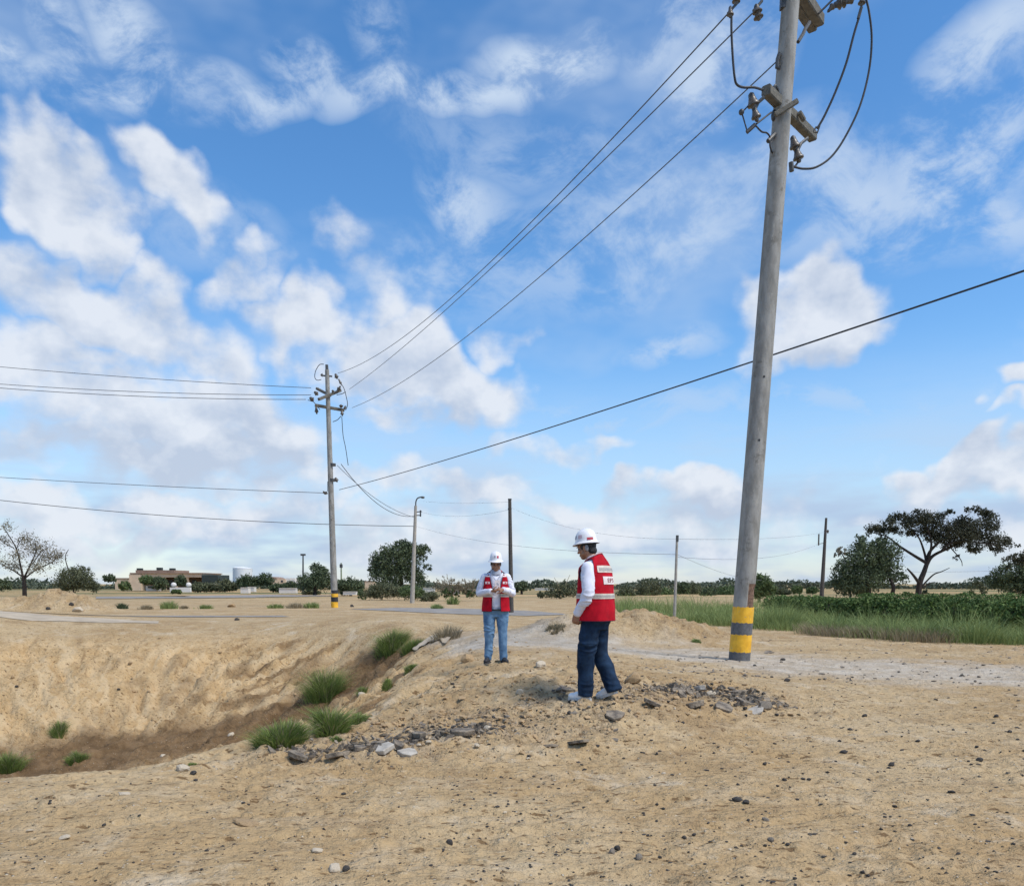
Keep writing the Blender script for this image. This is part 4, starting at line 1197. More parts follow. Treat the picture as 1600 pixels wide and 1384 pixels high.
def person(name, loc, rz, sp):
    root = empty(name, loc, sp['label'], 'person', rz=rz)
    tr = Trunk(sp['lean'], sp.get('wide', 1), sp.get('deep', 1))
    H = head_frame(Vector(sp['head']), sp['nod'])
    hp = lambda x, y, z: H @ Vector((x, y, z))
    # ---- body: skin, one continuous surface ----
    mb = MB()
    for z0, z1 in zip(TZ[:-4], TZ[1:-3]):
        mb.ball((0, tr.yoff((z0 + z1) / 2), (z0 + z1) / 2), (interp(z0, TA) * .84, interp(z0, TB) * .82, .075), 14, 8)
    mb.ball((0, tr.yoff(1.38), 1.365), (.115, .07, .045), 14, 8)
    neck0 = Vector((0, tr.yoff(1.42) + .012, 1.40)); neck1 = hp(0, .022, -.075)
    mb.tube([neck0, (neck0 + neck1) / 2, neck1], [.068, .058, .056], 14)
    # skull, jaw, chin, brow, cheeks, nose, lips, ears (local: -Y is the face)
    for c, r in [((0, .012, .035), (.074, .094, .088)), ((0, -.022, -.030), (.060, .066, .072)), ((0, -.052, -.082), (.036, .034, .026)), ((0, -.066, .030), (.056, .028, .020)),
                 ((.034, -.054, -.018), (.026, .030, .026)), ((-.034, -.054, -.018), (.026, .030, .026)), ((0, -.098, -.022), (.015, .020, .013)), ((0, -.086, .004), (.010, .018, .026)),
                 ((0, -.083, -.054), (.026, .012, .006)), ((0, -.081, -.064), (.023, .012, .0065)), ((.077, .012, -.008), (.010, .020, .032)), ((-.077, .012, -.008), (.010, .020, .032)),
                 ((.05, .0, -.055), (.022, .045, .028)), ((-.05, .0, -.055), (.022, .045, .028))]:
        b0 = len(mb.v); mb.ball((0, 0, 0), r, 14, 10)
        mb.v[b0:] = [tuple(H @ (Vector(q) + Vector(c))) for q in mb.v[b0:]]
    for sd in ('L', 'R'):
        sh, elb, wr = (Vector(q) for q in sp['arm' + sd]); hip, kn, an = (Vector(q) for q in sp['leg' + sd])
        limb(mb, [sh, elb, wr], [.048, .038, .026]); mb.ball(wr, .027, 10, 8)
        hand(mb, wr, *sp['hand' + sd])
        limb(mb, [hip, kn, an], [.075, .05, .036])
    body = link('body', remeshed(mb, .0055, 3, None, 'body'), m_skin, root)
    for x in (-.031, .031):
        mb = MB(); mb.ball(hp(x, -.079, .006), (.011, .007, .006), 10, 6); mb.build('eye', m_eye, body, smooth=True)
        mb = MB(); mb.tube([hp(x - .018, -.088, .026), hp(x, -.093, .030), hp(x + .017, -.086, .026)], .0045, 6); mb.build('eyebrow', m_hair, body, smooth=True)
    # ---- hair ----
    mb = MB(); b0 = 0
    mb.ball((0, .020, .030), (.080, .092, .090), 18, 12)
    mb.ball((0, .062, -.040), (.062, .040, .045), 14, 10)
    for s in (-1, 1): mb.ball((s * .072, .000, .020), (.012, .022, .040), 10, 8)
    mb.v = [tuple(H @ Vector(q)) for q in mb.v]
    hme = remeshed(mb, .008, 2, lambda co: .003 * rnd_noise(co[:, 0] * 70, co[:, 2] * 50 + co[:, 1] * 40, 5), 'hair')
    hair = link('hair', hme, m_hair, root)
    if sp.get('grey'):
        mb = MB()
        for s in (-1, 1):
            mb = MB(); b0 = 0; mb.ball((s * .080, .040, -.012), (.008, .020, .034), 10, 8); mb.v = [tuple(H @ Vector(q)) for q in mb.v]
            mb.build('sideburn', m_greyhair, hair, smooth=True, label='grey hair at the temple')
    # ---- shirt ----
    mb = MB()
    rows = [z for z in np.linspace(.80, 1.44, 24)]
    ring = 28; vs = []
    for z in rows: vs += [tr.pt(2 * math.pi * k / ring, z, -.004 if z > .9 else -.016) for k in range(ring)]
    mb.add(vs, [(i * ring + k, i * ring + (k + 1) % ring, (i + 1) * ring + (k + 1) % ring, (i + 1) * ring + k) for i in range(len(rows) - 1) for k in range(ring)] + [tuple(range(ring)), tuple(range((len(rows) - 1) * ring, len(rows) * ring))])
    for sd in ('L', 'R'):
        sh, elb, wr = (Vector(q) for q in sp['arm' + sd]); d = (wr - elb).normalized()
        limb(mb, [sh + Vector((0, 0, -.012)), sh.lerp(elb, .5), elb, elb.lerp(wr, .5), wr - d * .015], [.066, .063, .057, .051, .042], 18)
    sme = remeshed(mb, .008, 5, folds(.017, 16, 20, sp['seed']), 'shirt')
    shirt = link('shirt', sme, m_white, root)
    for sd in ('L', 'R'):
        elb, wr = Vector(sp['arm' + sd][1]), Vector(sp['arm' + sd][2]); d = (wr - elb).normalized()
        mb = MB(); mb.lathe(wr - d * .05, wr + d * .004, [(0, .044), (.2, .046), (.9, .045), (1, .038)], 18); mb.build('cuff', m_white, shirt, smooth=True)
    # collar
    mb = MB(); vs = []; N = 30
    for j, (dz, rr_) in enumerate([(-.03, .086), (.02, .080), (.056, .072), (.060, .066), (.015, .064)]):
        for k in range(N):
            th = 2 * math.pi * k / N; cz = Vector((0, tr.yoff(1.44) + .004, 1.435))
            vs.append(cz + Vector((rr_ * math.sin(th), -rr_ * .95 * math.cos(th) - .02 * j * .1, dz + .018 * (-math.cos(th)) * (1 if j > 0 else 0))))
    mb.add(vs, [(j * N + k, j * N + (k + 1) % N, (j + 1) * N + (k + 1) % N, (j + 1) * N + k) for j in range(4) for k in range(N)])
    mb.build('collar', sp.get('collar', m_white), shirt, smooth=True)
    # ---- trousers ----
    mb = MB()
    rows = [.74, .78, .82, .845, .87]; vs = []
    for z in rows: vs += [tr.pt(2 * math.pi * k / ring, max(z, .8), .004 if z > .8 else -.012) * 1 + Vector((0, 0, min(0, z - .8))) for k in range(ring)]
    mb.add(vs, [(i * ring + k, i * ring + (k + 1) % ring, (i + 1) * ring + (k + 1) % ring, (i + 1) * ring + k) for i in range(len(rows) - 1) for k in range(ring)] + [tuple(range(ring)), tuple(range((len(rows) - 1) * ring, len(rows) * ring))])
    tw = sp['legw']
    for sd in ('L', 'R'):
        hip, kn, an = (Vector(q) for q in sp['leg' + sd]); d = (an - kn).normalized()
        limb(mb, [hip + Vector((0, 0, -.02)), hip.lerp(kn, .45), kn, kn.lerp(an, .5), an + d * .035], [tw[0], tw[1], tw[2], tw[3], tw[4]], 20, False)
    link('jeans', remeshed(mb, .009, 4, folds(sp['crease'], 11, 13, sp['seed'] + 7), 'jeans'), sp['denim'], root)
    # ---- shoes ----
    for sd in ('L', 'R'):
        an = Vector(sp['leg' + sd][2]); fw = Vector(sp['toe' + sd]).normalized(); tilt = sp.get('lift' + sd, 0.0)
        sidev = fw.cross(Vector((0, 0, 1))).normalized()
        Mx = Matrix((sidev, fw, sidev.cross(fw))).transposed().to_4x4()
        toe = an + fw * .15; toe.z = 0.0
        Tm = Matrix.Translation(Vector((toe.x, toe.y, 0))) @ Mx @ Matrix.Rotation(tilt, 4, 'X')
        sm = MB(); so = MB()
        for c, r in [((0, -.02, .045), (.043, .062, .036)), ((0, -.09, .055), (.040, .080, .045)), ((0, -.165, .062), (.036, .050, .056)), ((0, -.150, .095), (.037, .045, .035))]:
            sm.ball(c, r, 16, 10)
        prof = [(.0, .045), (.030, .030), (.044, -.03), (.040, -.09), (.034, -.15), (.034, -.195), (.015, -.215)]
        outl = [(x, y) for x, y in prof] + [(-x, y) for x, y in reversed(prof[1:])]
        n = len(outl)
        so.add([(x, y, .0) for x, y in outl] + [(x * 1.02, y, .028) for x, y in outl], [(i, (i + 1) % n, n + (i + 1) % n, n + i) for i in range(n)] + [tuple(range(n))[::-1], tuple(range(n, 2 * n))])
        for q in (sm, so): q.v = [tuple(Tm @ Vector(p)) for p in q.v]
        shoe = link('shoe', remeshed(sm, .007, 3, None, 'shoe'), sp['shoe'], root)
        so.build('sole', sp['sole'], shoe)
    # ---- vest ----
    vest = link('vest', shell(tr, .83, 1.475, .026, sp.get('open'), True, wave=.016, seed=sp['seed'], flare=lambda z: .022 * max(0, 1.1 - z) / .27, mats=[m_red, m_trim]), None, root)
    fl = lambda z: .022 * max(0, 1.1 - z) / .27
    bandk = dict(arm=False, nth=150, wave=.016, seed=sp['seed'], flare=fl, thick=.003, edge_mat=False)
    tape = link('reflective_tape', shell(tr, 1.06, 1.112, .0315, sp.get('open'), nz=6, name='reflective_tape', mats=[m_refl], **bandk), None, vest)
    link('tape_stripe', shell(tr, 1.074, 1.098, .0345, sp.get('open'), nz=4, name='tape_stripe', mats=[m_refl2], **bandk), None, tape)

    def patch(z0, z1, th0, th1, m, nm, off=.0315, par=vest, nth=14, nz=6):
        return link(nm, shell(tr, z0, z1, off, None, False, nz=nz, nth=nth, wave=.016, seed=sp['seed'], flare=fl, mats=[m], name=nm, th0=th0, th1=th1, thick=.003, edge_mat=False), None, par)

    def words_on(txt, zc, thc, size, m, par, off=.0365, nm='lettering', flip=1):
        cu_ = bpy.data.curves.new('t', 'FONT'); cu_.body = txt; cu_.size = size; cu_.align_x = 'CENTER'; cu_.align_y = 'CENTER'; cu_.resolution_u = 2
        o = bpy.data.objects.new('t', cu_); COL.objects.link(o)
        dg = bpy.context.evaluated_depsgraph_get(); dg.update()
        me = bpy.data.meshes.new_from_object(o.evaluated_get(dg)); bpy.data.objects.remove(o, do_unlink=True)
        a = interp(zc, TA)
        for v in me.vertices:
            th_, z_ = thc + v.co.x / (a * .78), zc + v.co.y
            wv = .016 * float(rnd_noise(np.array([math.sin(th_) * 2.6]), np.array([z_ * 4.0 + sp['seed'] + math.cos(th_) * 1.7]), sp['seed'])[0])
            v.co = tr.pt(th_, z_, off + wv, fl(z_))
        me.name = nm; return link(nm, me, m, par)
    sp['extra'](patch, words_on, vest, root, tr, H)
    # ---- helmet ----
    hat = MB(); N = 40
    prof = [(1.24, -.012), (1.25, -.004), (1.12, .004), (1.03, .014), (1.0, .040), (.965, .070), (.87, .102), (.70, .128), (.46, .146), (.2, .155), (.001, .157)]
    vs = []
    for rr_, z in prof:
        for k in range(N):
            th = 2 * math.pi * k / N; c, s = math.cos(th), math.sin(th)
            br = max(0, rr_ - 1.0)
            front = max(0, -s) ** 2
            y = (.122 * min(rr_, 1) + br * .105 * (1 + .45 * front)) * s; x = (.102 * min(rr_, 1) + br * .105) * c
            rib = .004 * math.exp(-(x / .012) ** 2) * (1 if z > .04 else 0)
            vs.append((x, y + .008, z - .010 * front * br / .3 + rib))
    fs = [(i * N + k, i * N + (k + 1) % N, (i + 1) * N + (k + 1) % N, (i + 1) * N + k) for i in range(len(prof) - 1) for k in range(N)] + [tuple(range((len(prof) - 1) * N, len(prof) * N))]
    hat.add(vs, fs)
    Hh = H @ Matrix.Translation((0, 0, .052)) @ Matrix.Rotation(sp.get('hat_tilt', 0), 4, 'X') @ Matrix.Scale(.95, 4)
    hat.v = [tuple(Hh @ Vector(q)) for q in hat.v]
    helmet = hat.build('helmet', m_hat, root, smooth=True, angle=50)
    un = MB(); un.lathe((0, .008, -.010), (0, .008, .012), [(0, .116), (1, .095)], 28); un.v = [tuple(Hh @ Vector((q[0], q[1] * 1.12, q[2]))) for q in un.v]
    un.build('helmet_lining', m_hatdark, helmet, smooth=True)

    def decal(th0, th1, z0, z1, m, nm):
        mbd = MB(); vs = []; n, k2 = 10, 4
        for j in range(k2):
            z = z0 + (z1 - z0) * j / (k2 - 1)
            rr_ = float(np.interp(z, [.014, .040, .070, .102, .128, .146], [1.04, 1.0, .965, .87, .70, .46])) + .022
            for i in range(n):
                th = th0 + (th1 - th0) * i / (n - 1)
                vs.append(Hh @ Vector((.102 * rr_ * math.cos(th), .122 * rr_ * math.sin(th) + .008, z)))
        mbd.add(vs, [(j * n + i, j * n + i + 1, (j + 1) * n + i + 1, (j + 1) * n + i) for j in range(k2 - 1) for i in range(n - 1)])
        mbd.build(nm, m, helmet, smooth=True)
    for d in sp['decals']: decal(*d)
    return root


def extra_1(patch, words_on, vest, root, tr, H):
    # back of the vest: wide tape with a line of small print, and a white name box
    tp = patch(1.325, 1.385, math.pi - .78, math.pi + .78, m_refl, 'reflective_tape')
    patch(1.342, 1.368, math.pi - .66, math.pi + .66, m_refl2, 'tape_stripe', .0345, tp)
    bx = patch(1.205, 1.285, math.pi - .50, math.pi + .62, m_patch, 'name_patch')
    words_on('EPS', 1.245, math.pi + .06, .060, m_redtext, bx)
    # vest collar piping
    mb = MB(); mb.tube([tr.pt(th, 1.475, .030) + Vector((0, 0, .002)) for th in np.linspace(-math.pi, math.pi, 40)], .006, 6); mb.build('piping', m_piping, vest, smooth=True)


def extra_2(patch, words_on, vest, root, tr, H):
    for th in (.62, -.62):
        e = patch(1.265, 1.300, th - .20, th + .20, m_patch, 'chest_emblem', nth=10)
        patch(1.272, 1.293, th - .06, th + .09, m_redlogo, 'emblem_mark', .0345, e, nth=6)
    for th in (.74, -.74):
        patch(1.385, 1.410, th - .26, th + .26, m_patch, 'shoulder_patch', .033, vest, 10)
    # neck cloth, lanyard and badge
    mb = MB()
    for dz, r_, tw in ((0, .080, 0), (.022, .076, .4), (.042, .070, .9)):
        mb.tube([Vector((r_ * math.sin(a), tr.yoff(1.45) - .006 - r_ * math.cos(a), 1.425 + dz + .006 * math.sin(3 * a + tw) - .018 * math.cos(a))) for a in np.linspace(0, 2 * math.pi, 28)], .017, 8)
    link('neck_cloth', remeshed(mb, .007, 2, None, 'neck_cloth'), m_scarf, root)
    lan = MB()
    for s in (-1, 1):
        lan.beam(Vector((s * .085, -.105, 1.43)), Vector((s * .012, -.170, 1.315)), .014, .004, up=(0, -1, .4))
    lo = lan.build('lanyard', m_scarf, root)
    bd = MB(); bd.beam(Vector((.018, -.176, 1.32)), Vector((.018, -.178, 1.195)), .085, .006, up=(0, -1, 0), bevel=.0)
    badge = bd.build('badge', m_patch, lo)
    mk = MB(); mk.beam(Vector((.010, -.181, 1.280)), Vector((.036, -.181, 1.245)), .020, .003, up=(0, -1, 0)); mk.build('badge_mark', m_greylogo, badge)
    # dark belt line under the shirt hem
    mb = MB(); vs = [tr.pt(th, .858, .010) for th in np.linspace(-math.pi, math.pi, 41)]
    mb.tube(vs, .014, 6); mb.build('belt', m_shoe_b, root, smooth=True)


g1 = stand(929, 1096); g1.z += .018
P1_LOC = g1
person('person', (g1.x, g1.y, g1.z), R(-122), dict(
    label='man in a white helmet, red vest and dark jeans seen from behind his left side', seed=3, lean=.09, wide=.98, deep=1.12,
    head=(0, -.115, 1.575), nod=R(14), hat_tilt=R(-8), grey=True,
    armL=((.172, -.01, 1.380), (.250, .035, 1.115), (.215, -.105, .905)), armR=((-.172, -.01, 1.380), (-.245, .02, 1.12), (-.215, -.12, .92)),
    handL=((-.10, -.25, -.96), (-1, -.15, .2), 1, (.75, .9, .6)), handR=((.10, -.25, -.96), (1, -.15, .2), -1, (.6, .8, .6)),
    legL=((.098, .0, .86), (.112, -.050, .475), (.105, -.055, .085)), legR=((-.090, .0, .86), (-.085, .015, .480), (-.080, .175, .130)),
    toeL=(.12, -1, 0), toeR=(-.05, -1, 0), liftR=R(-22),
    legw=(.106, .097, .083, .080, .083), crease=.022, denim=m_denim_dk, shoe=m_shoe_w, sole=m_sole_w, extra=extra_1,
    decals=[(R(-62), R(-38), .045, .085, m_greylogo, 'printed_mark'), (R(-22), R(2), .045, .085, m_pinkprint, 'printed_mark'), (R(28), R(62), .022, .050, m_redlogo, 'printed_label')]))
g2 = stand(775, 1037); g2.z += .012
P2_LOC = g2
person('person', (g2.x, g2.y, g2.z), R(4), dict(
    label='man facing the camera in a white helmet, open red vest and light blue jeans', seed=11, lean=.03,
    head=(0, -.055, 1.575), nod=R(20), hat_tilt=R(-14),
    open=lambda z: .062 if z < 1.2 else .062 + (z - 1.2) * .22,
    armL=((.172, .0, 1.380), (.258, .03, 1.125), (.105, -.235, 1.175)), armR=((-.172, .0, 1.380), (-.262, .03, 1.120), (-.085, -.245, 1.150)),
    handL=((-.96, -.10, .05), (0, .35, -.9), 1, (.35, .7, .6)), handR=((.97, -.08, .14), (0, .25, .95), 1, (.35, .6, .5)),
    legL=((.098, .0, .86), (.105, -.020, .475), (.118, .020, .085)), legR=((-.098, .0, .86), (-.110, -.020, .475), (-.128, .015, .085)),
    toeL=(.30, -1, 0), toeR=(-.28, -1, 0),
    legw=(.103, .093, .072, .066, .058), crease=.022, denim=m_denim_lt, shoe=m_shoe_b, sole=m_sole_b, extra=extra_2, collar=m_scarf,
    decals=[(R(-112), R(-96), .058, .092, m_greylogo, 'printed_mark'), (R(-84), R(-66), .052, .090, m_redlogo, 'printed_mark')]))

# ================================================================== vegetation
def leaf_mat(name, dark, light, rough=.65, var_scale=.5, trans=.15):
    m, t, b = new_mat(name)
    g = t.new('ShaderNodeNewGeometry')
    c = t.mix(g.outputs['Random Per Island'], dark + (1,), light + (1,))
    c = t.mix(t.maprange(t.noise(g.outputs['Position'], var_scale, 3, .5), .35, .65, 0, .5), c, dark + (1,))
    t.put(b.inputs['Base Color'], c); b.inputs['Roughness'].default_value = rough; b.inputs['Specular IOR Level'].default_value = .25
    tr = t.new('ShaderNodeBsdfTranslucent'); t.put(tr.inputs[0], c)
    mx = t.new('ShaderNodeMixShader'); mx.inputs[0].default_value = trans
    out = m.node_tree.nodes['Material Output']
    t.l.new(b.outputs[0], mx.inputs[1]); t.l.new(tr.outputs[0], mx.inputs[2]); t.l.new(mx.outputs[0], out.inputs[0])
    return m


m_leaf_dk = leaf_mat('dark_tree_leaves', (.050, .070, .038), (.165, .205, .10))
m_leaf_br = leaf_mat('brownish_dark_leaves', (.036, .039, .025), (.108, .110, .064))
m_leaf_ol = leaf_mat('olive_bush_leaves', (.075, .088, .046), (.20, .205, .115))
m_leaf_gy = leaf_mat('grey_green_sparse_leaves', (.15, .13, .085), (.31, .28, .20))
m_leaf_gr = leaf_mat('green_bush_leaves', (.065, .10, .038), (.19, .25, .098))
m_hedge = leaf_mat('hedge_leaves', (.045, .085, .022), (.20, .28, .080), var_scale=1.2)
m_weed = leaf_mat('green_weed_blades', (.140, .190, .060), (.38, .45, .17), var_scale=.8, trans=.25)
m_dry = leaf_mat('dry_grass_blades', (.24, .19, .11), (.44, .37, .25), trans=.2)
m_tuft = leaf_mat('bright_tuft_blades', (.10, .15, .036), (.32, .39, .11), var_scale=3.0, trans=.25)
m_bark = mat('dark_bark', (.040, .030, .024), .95, .3, 6, .5, 20)
m_twig = mat('pale_twigs', (.26, .21, .14), .95, .25, 6)


def leaf_mesh(name, c, size, rng, flat=0.0, aspect=.55):
    """one small pointed leaf (a bent rhombus) at every point"""
    n = len(c); c = np.asarray(c)
    d = rng.normal(size=(n, 3)); d[:, 2] *= (1 - flat); d /= np.linalg.norm(d, axis=1)[:, None]
    e = rng.normal(size=(n, 3)); e -= d * (d * e).sum(1)[:, None]; e /= np.linalg.norm(e, axis=1)[:, None]
    nrm = np.cross(d, e); L = (size * rng.uniform(.6, 1.3, n))[:, None]; W = L * aspect
    v = np.stack([c - d * L / 2, c + e * W / 2 + nrm * L * .10, c + d * L / 2, c - e * W / 2 + nrm * L * .10], 1).reshape(-1, 3)
    i = np.arange(n)[:, None] * 4
    tr = np.concatenate([i + np.array([[0, 1, 2]]), i + np.array([[0, 2, 3]])])
    return np_mesh(name, v, tris=tr, smooth=False)


def crown_points(lobes, n, rng, clump=.28, per=14, shell=.55):
    """points gathered in small clumps inside ellipsoids (centre, radii)"""
    vol = np.array([max(1e-6, r[0] * r[1] * r[2]) ** .75 for _, r in lobes]); vol /= vol.sum()
    k = max(1, n // per); which = rng.choice(len(lobes), k, p=vol)
    d = rng.normal(size=(k, 3)); d /= np.linalg.norm(d, axis=1)[:, None]
    rad = shell + (1 - shell) * rng.uniform(0, 1, k) ** .7
    inner = rng.uniform(0, 1, k) < .25; rad[inner] = rng.uniform(.1, .7, inner.sum())
    C = np.array([lobes[i][0] for i in which]); Rr = np.array([lobes[i][1] for i in which])
    cen = C + d * Rr * rad[:, None]
    sig = np.minimum(Rr.min(1), 3.0)[:, None] * clump
    pts = np.repeat(cen, per, 0) + rng.normal(size=(k * per, 3)) * np.repeat(sig, per, 0) * .55
    return pts


def px_lobes(L, Y, base, deep=.9, dy=.5, seed=0):
    rr = random.Random(seed); out = []
    s = Y / F
    for (cx, cy, rx, ry) in L:
        c = aty(cx, cy, Y) - Vector(base); w_ = rx * s; h_ = ry * s
        out.append(((c.x, c.y + rr.uniform(-dy, dy) * w_, c.z), (w_, max(w_, h_) * deep, h_)))
    return out


def plant(name, label, cat, Y, lobes, n, leaf, m, foot, trunk=(), group=None, seed=1, bark=None, deep=.9, clump=.28, shell=.55, flat=0.0, per=14, crown='crown', r0=.2):
    """a tree or bush: foot pixel on the ground, crown lobes and limbs measured in photograph pixels at depth Y"""
    B = aty(foot[0], foot[1], Y); B.z = gz(B.x, B.y)
    o = empty(name, B, label, cat, group)
    rng = np.random.default_rng(seed)
    pts = crown_points(px_lobes(lobes, Y, B, deep, .5, seed), n, rng, clump, per, shell)
    pts = pts[pts[:, 2] > .03]
    link(crown, leaf_mesh(crown, pts, leaf, rng, flat), m, o)
    rr = random.Random(seed + 50)
    for j, (path, a, b_) in enumerate(trunk):
        P_ = [aty(x, y, Y) - B + Vector((0, 0 if i == 0 or j == 0 else rr.uniform(-.5, .5) * Y / F * 20, 0)) for i, (x, y) in enumerate(path)]
        if j == 0: P_[0] = Vector((P_[0].x, 0, -.05))
        sp_ = smooth_path(P_, 5); q = len(sp_)
        mb = MB(); mb.tube(sp_, [a + (b_ - a) * i / (q - 1) for i in range(q)], 7)
        mb.build('trunk' if j == 0 else 'branch', bark or m_bark, o, smooth=True)
    return o


# ---- trees on the right
plant('spreading_tree', 'dark flat-topped spreading tree with a forked trunk behind the hedge', 'tree', 60,
      [(1357, 829, 9, 8), (1373, 824, 15, 8), (1390, 816, 13, 10), (1404, 808, 13, 9), (1430, 800, 7, 5), (1418, 818, 17, 10), (1440, 809, 17, 11), (1456, 816, 20, 12), (1476, 826, 22, 13), (1500, 834, 28, 16),
       (1528, 836, 24, 14), (1550, 844, 20, 12), (1572, 848, 15, 9), (1520, 797, 16, 5), (1538, 800, 11, 6), (1500, 812, 12, 6), (1548, 812, 7, 7), (1490, 850, 18, 9), (1520, 856, 18, 8), (1452, 832, 20, 9), (1400, 828, 12, 6),
       (1588, 854, 6, 5), (1484, 800, 12, 4), (1466, 806, 14, 8), (1510, 820, 22, 12), (1540, 822, 20, 12), (1424, 812, 16, 9), (1470, 840, 24, 9), (1425, 832, 16, 7), (1560, 858, 14, 7), (1545, 806, 14, 8), (1384, 828, 14, 8), (1556, 824, 5, 6), (1496, 870, 6, 4), (1572, 874, 7, 6), (1380, 842, 12, 5)],
      24000, .14, m_leaf_br, (1434, 932),
      [([(1434, 936), (1437, 912), (1444, 893), (1449, 878)], .23, .15), ([(1449, 880), (1430, 868), (1408, 852), (1385, 838), (1358, 830)], .12, .03), ([(1447, 884), (1462, 868), (1485, 855), (1515, 843), (1555, 838)], .14, .03),
       ([(1449, 880), (1456, 862), (1468, 842), (1492, 818), (1520, 802)], .13, .03), ([(1448, 880), (1446, 860), (1432, 838), (1418, 820)], .10, .03), ([(1449, 880), (1452, 850), (1446, 822), (1440, 808)], .10, .03),
       ([(1437, 912), (1424, 898), (1414, 888)], .12, .05), ([(1440, 916), (1458, 898), (1472, 893), (1482, 887)], .07, .02), ([(1442, 918), (1455, 911), (1466, 909)], .06, .02), ([(1470, 862), (1478, 850), (1500, 846), (1540, 850), (1575, 858)], .10, .03),
       ([(1485, 855), (1500, 874), (1503, 884)], .04, .02)], seed=3, clump=.42, shell=.3, per=16)
plant('round_dark_tree', 'dense dark green round tree left of the spreading tree', 'tree', 58,
      [(1352, 868, 26, 22), (1322, 903, 24, 20), (1352, 905, 36, 23), (1390, 893, 24, 24), (1388, 862, 22, 18), (1345, 846, 14, 10), (1405, 905, 10, 14), (1318, 885, 14, 12), (1365, 882, 34, 22), (1330, 915, 30, 14), (1372, 850, 14, 10)],
      16000, .17, m_leaf_dk, (1358, 934), [([(1358, 936), (1356, 905), (1352, 875)], .22, .10), ([(1393, 932), (1392, 915), (1388, 890)], .16, .08)], seed=5, clump=.30)
plant('pale_shrub', 'small pale dry treetop sticking out left of the dense dark tree', 'tree', 62, [(1314, 861, 8, 7), (1323, 864, 7, 4), (1308, 866, 5, 4)], 420, .16, m_leaf_gy, (1330, 934), [([(1330, 934), (1326, 890), (1314, 862)], .08, .03)], seed=7)
plant('edge_tree', 'dark rounded tree cut by the right edge of the picture', 'tree', 70, [(1575, 898, 28, 16), (1600, 890, 34, 22), (1630, 895, 36, 26), (1562, 908, 20, 12), (1600, 878, 16, 8), (1590, 915, 40, 14)], 11000, .19, m_leaf_dk, (1602, 936), [([(1602, 936), (1600, 905)], .25, .12)], seed=9)
plant('overhanging_tree', 'dark branch ends of a tree reaching in at the right edge', 'tree', 62, [(1583, 872, 10, 8), (1596, 876, 12, 9), (1612, 870, 16, 10), (1577, 884, 6, 6), (1630, 865, 24, 18)], 2600, .18, m_leaf_br, (1640, 938), [([(1640, 938), (1634, 895), (1625, 870)], .22, .10), ([(1630, 880), (1605, 876), (1580, 876)], .08, .03)], seed=10, clump=.4)
plant('tree_behind_pole', 'green tree showing just right of the big pole foot', 'tree', 68, [(1190, 910, 17, 12), (1182, 922, 22, 12), (1200, 922, 14, 12), (1185, 903, 9, 7)], 6000, .16, m_leaf_gr, (1186, 938), [([(1186, 938), (1187, 910)], .14, .07)], seed=12)
plant('field_shrub', 'small grey shrub right of the spreading tree above the hedge', 'bush', 66, [(1518, 918, 6, 8), (1531, 915, 8, 10), (1537, 921, 6, 8)], 700, .16, m_leaf_ol, (1528, 932), [], seed=13)
plant('field_shrub', 'tiny dark clipped shrub beside the spreading tree trunk', 'bush', 62, [(1444, 926, 4, 5)], 220, .14, m_leaf_dk, (1444, 933), [], seed=14)
# ---- the wood beyond the field, between the man in front and the big pole
G = 'bushes along the far field edge'
for i, (cx, cy, rx, ry, m, lb) in enumerate([
    (978, 926, 14, 9, m_leaf_ol, 'low olive bush beyond the field at the vest of the nearer man'), (1013, 920, 20, 14, m_leaf_ol, 'largest rounded bush beyond the field behind the slim pole'),
    (1037, 926, 16, 8, m_leaf_gr, 'low green bush beyond the field just left of the slim pole'), (1080, 922, 20, 13, m_leaf_ol, 'rounded olive bush beyond the field right of the slim pole'),
    (1066, 918, 12, 8, m_leaf_dk, 'dark bush top right behind the slim pole'), (1108, 926, 13, 8, m_leaf_dk, 'small dark bush beyond the field in the gap before the big pole'), (1136, 925, 17, 9, m_leaf_gr, 'green bush beyond the field touching the big pole on its left'),
    (1000, 931, 22, 5, m_leaf_gr, 'long low bush beyond the field behind the weeds'), (1094, 935, 30, 5, m_leaf_gr, 'long low green strip of bush left of the big pole'),
    (1245, 921, 9, 6, m_leaf_gr, 'small rounded bush far off left of the dark tapering pole'), (1222, 924, 14, 5, m_leaf_ol, 'low far bush right of the big pole'), (1268, 922, 9, 5, m_leaf_gr, 'little green far bush at the foot of the dark tapering pole')]):
    plant('far_bush', lb, 'bush', 105 + 6 * (i % 4), [(cx, cy, rx, ry), (cx - rx * .5, cy + ry * .4, rx * .55, ry * .6), (cx + rx * .5, cy + ry * .35, rx * .55, ry * .65)], int(210 * rx), .24, m, (cx, cy + ry + 2), [], group=G, seed=20 + i)
plant('far_tree', 'small dark far tree just right of the man in light jeans', 'tree', 120, [(815, 916, 9, 7), (809, 920, 7, 6), (822, 920, 7, 5)], 700, .36, m_leaf_dk, (815, 926), [([(815, 927), (815, 915)], .2, .1)], seed=40)
plant('grey_bush', 'greyish twiggy bush between the two men', 'bush', 85, [(876, 922, 19, 11), (866, 927, 14, 8), (890, 926, 14, 8), (880, 912, 10, 6)], 1500, .24, m_leaf_ol, (876, 936), [([(876, 936), (872, 915), (866, 902)], .06, .02), ([(878, 934), (884, 912), (890, 898)], .05, .02)], seed=41, bark=m_twig, clump=.45)
plant('low_bush', 'low dark bush left of the greyish twiggy bush', 'bush', 88, [(847, 929, 8, 6)], 420, .22, m_leaf_ol, (847, 936), [], seed=42)
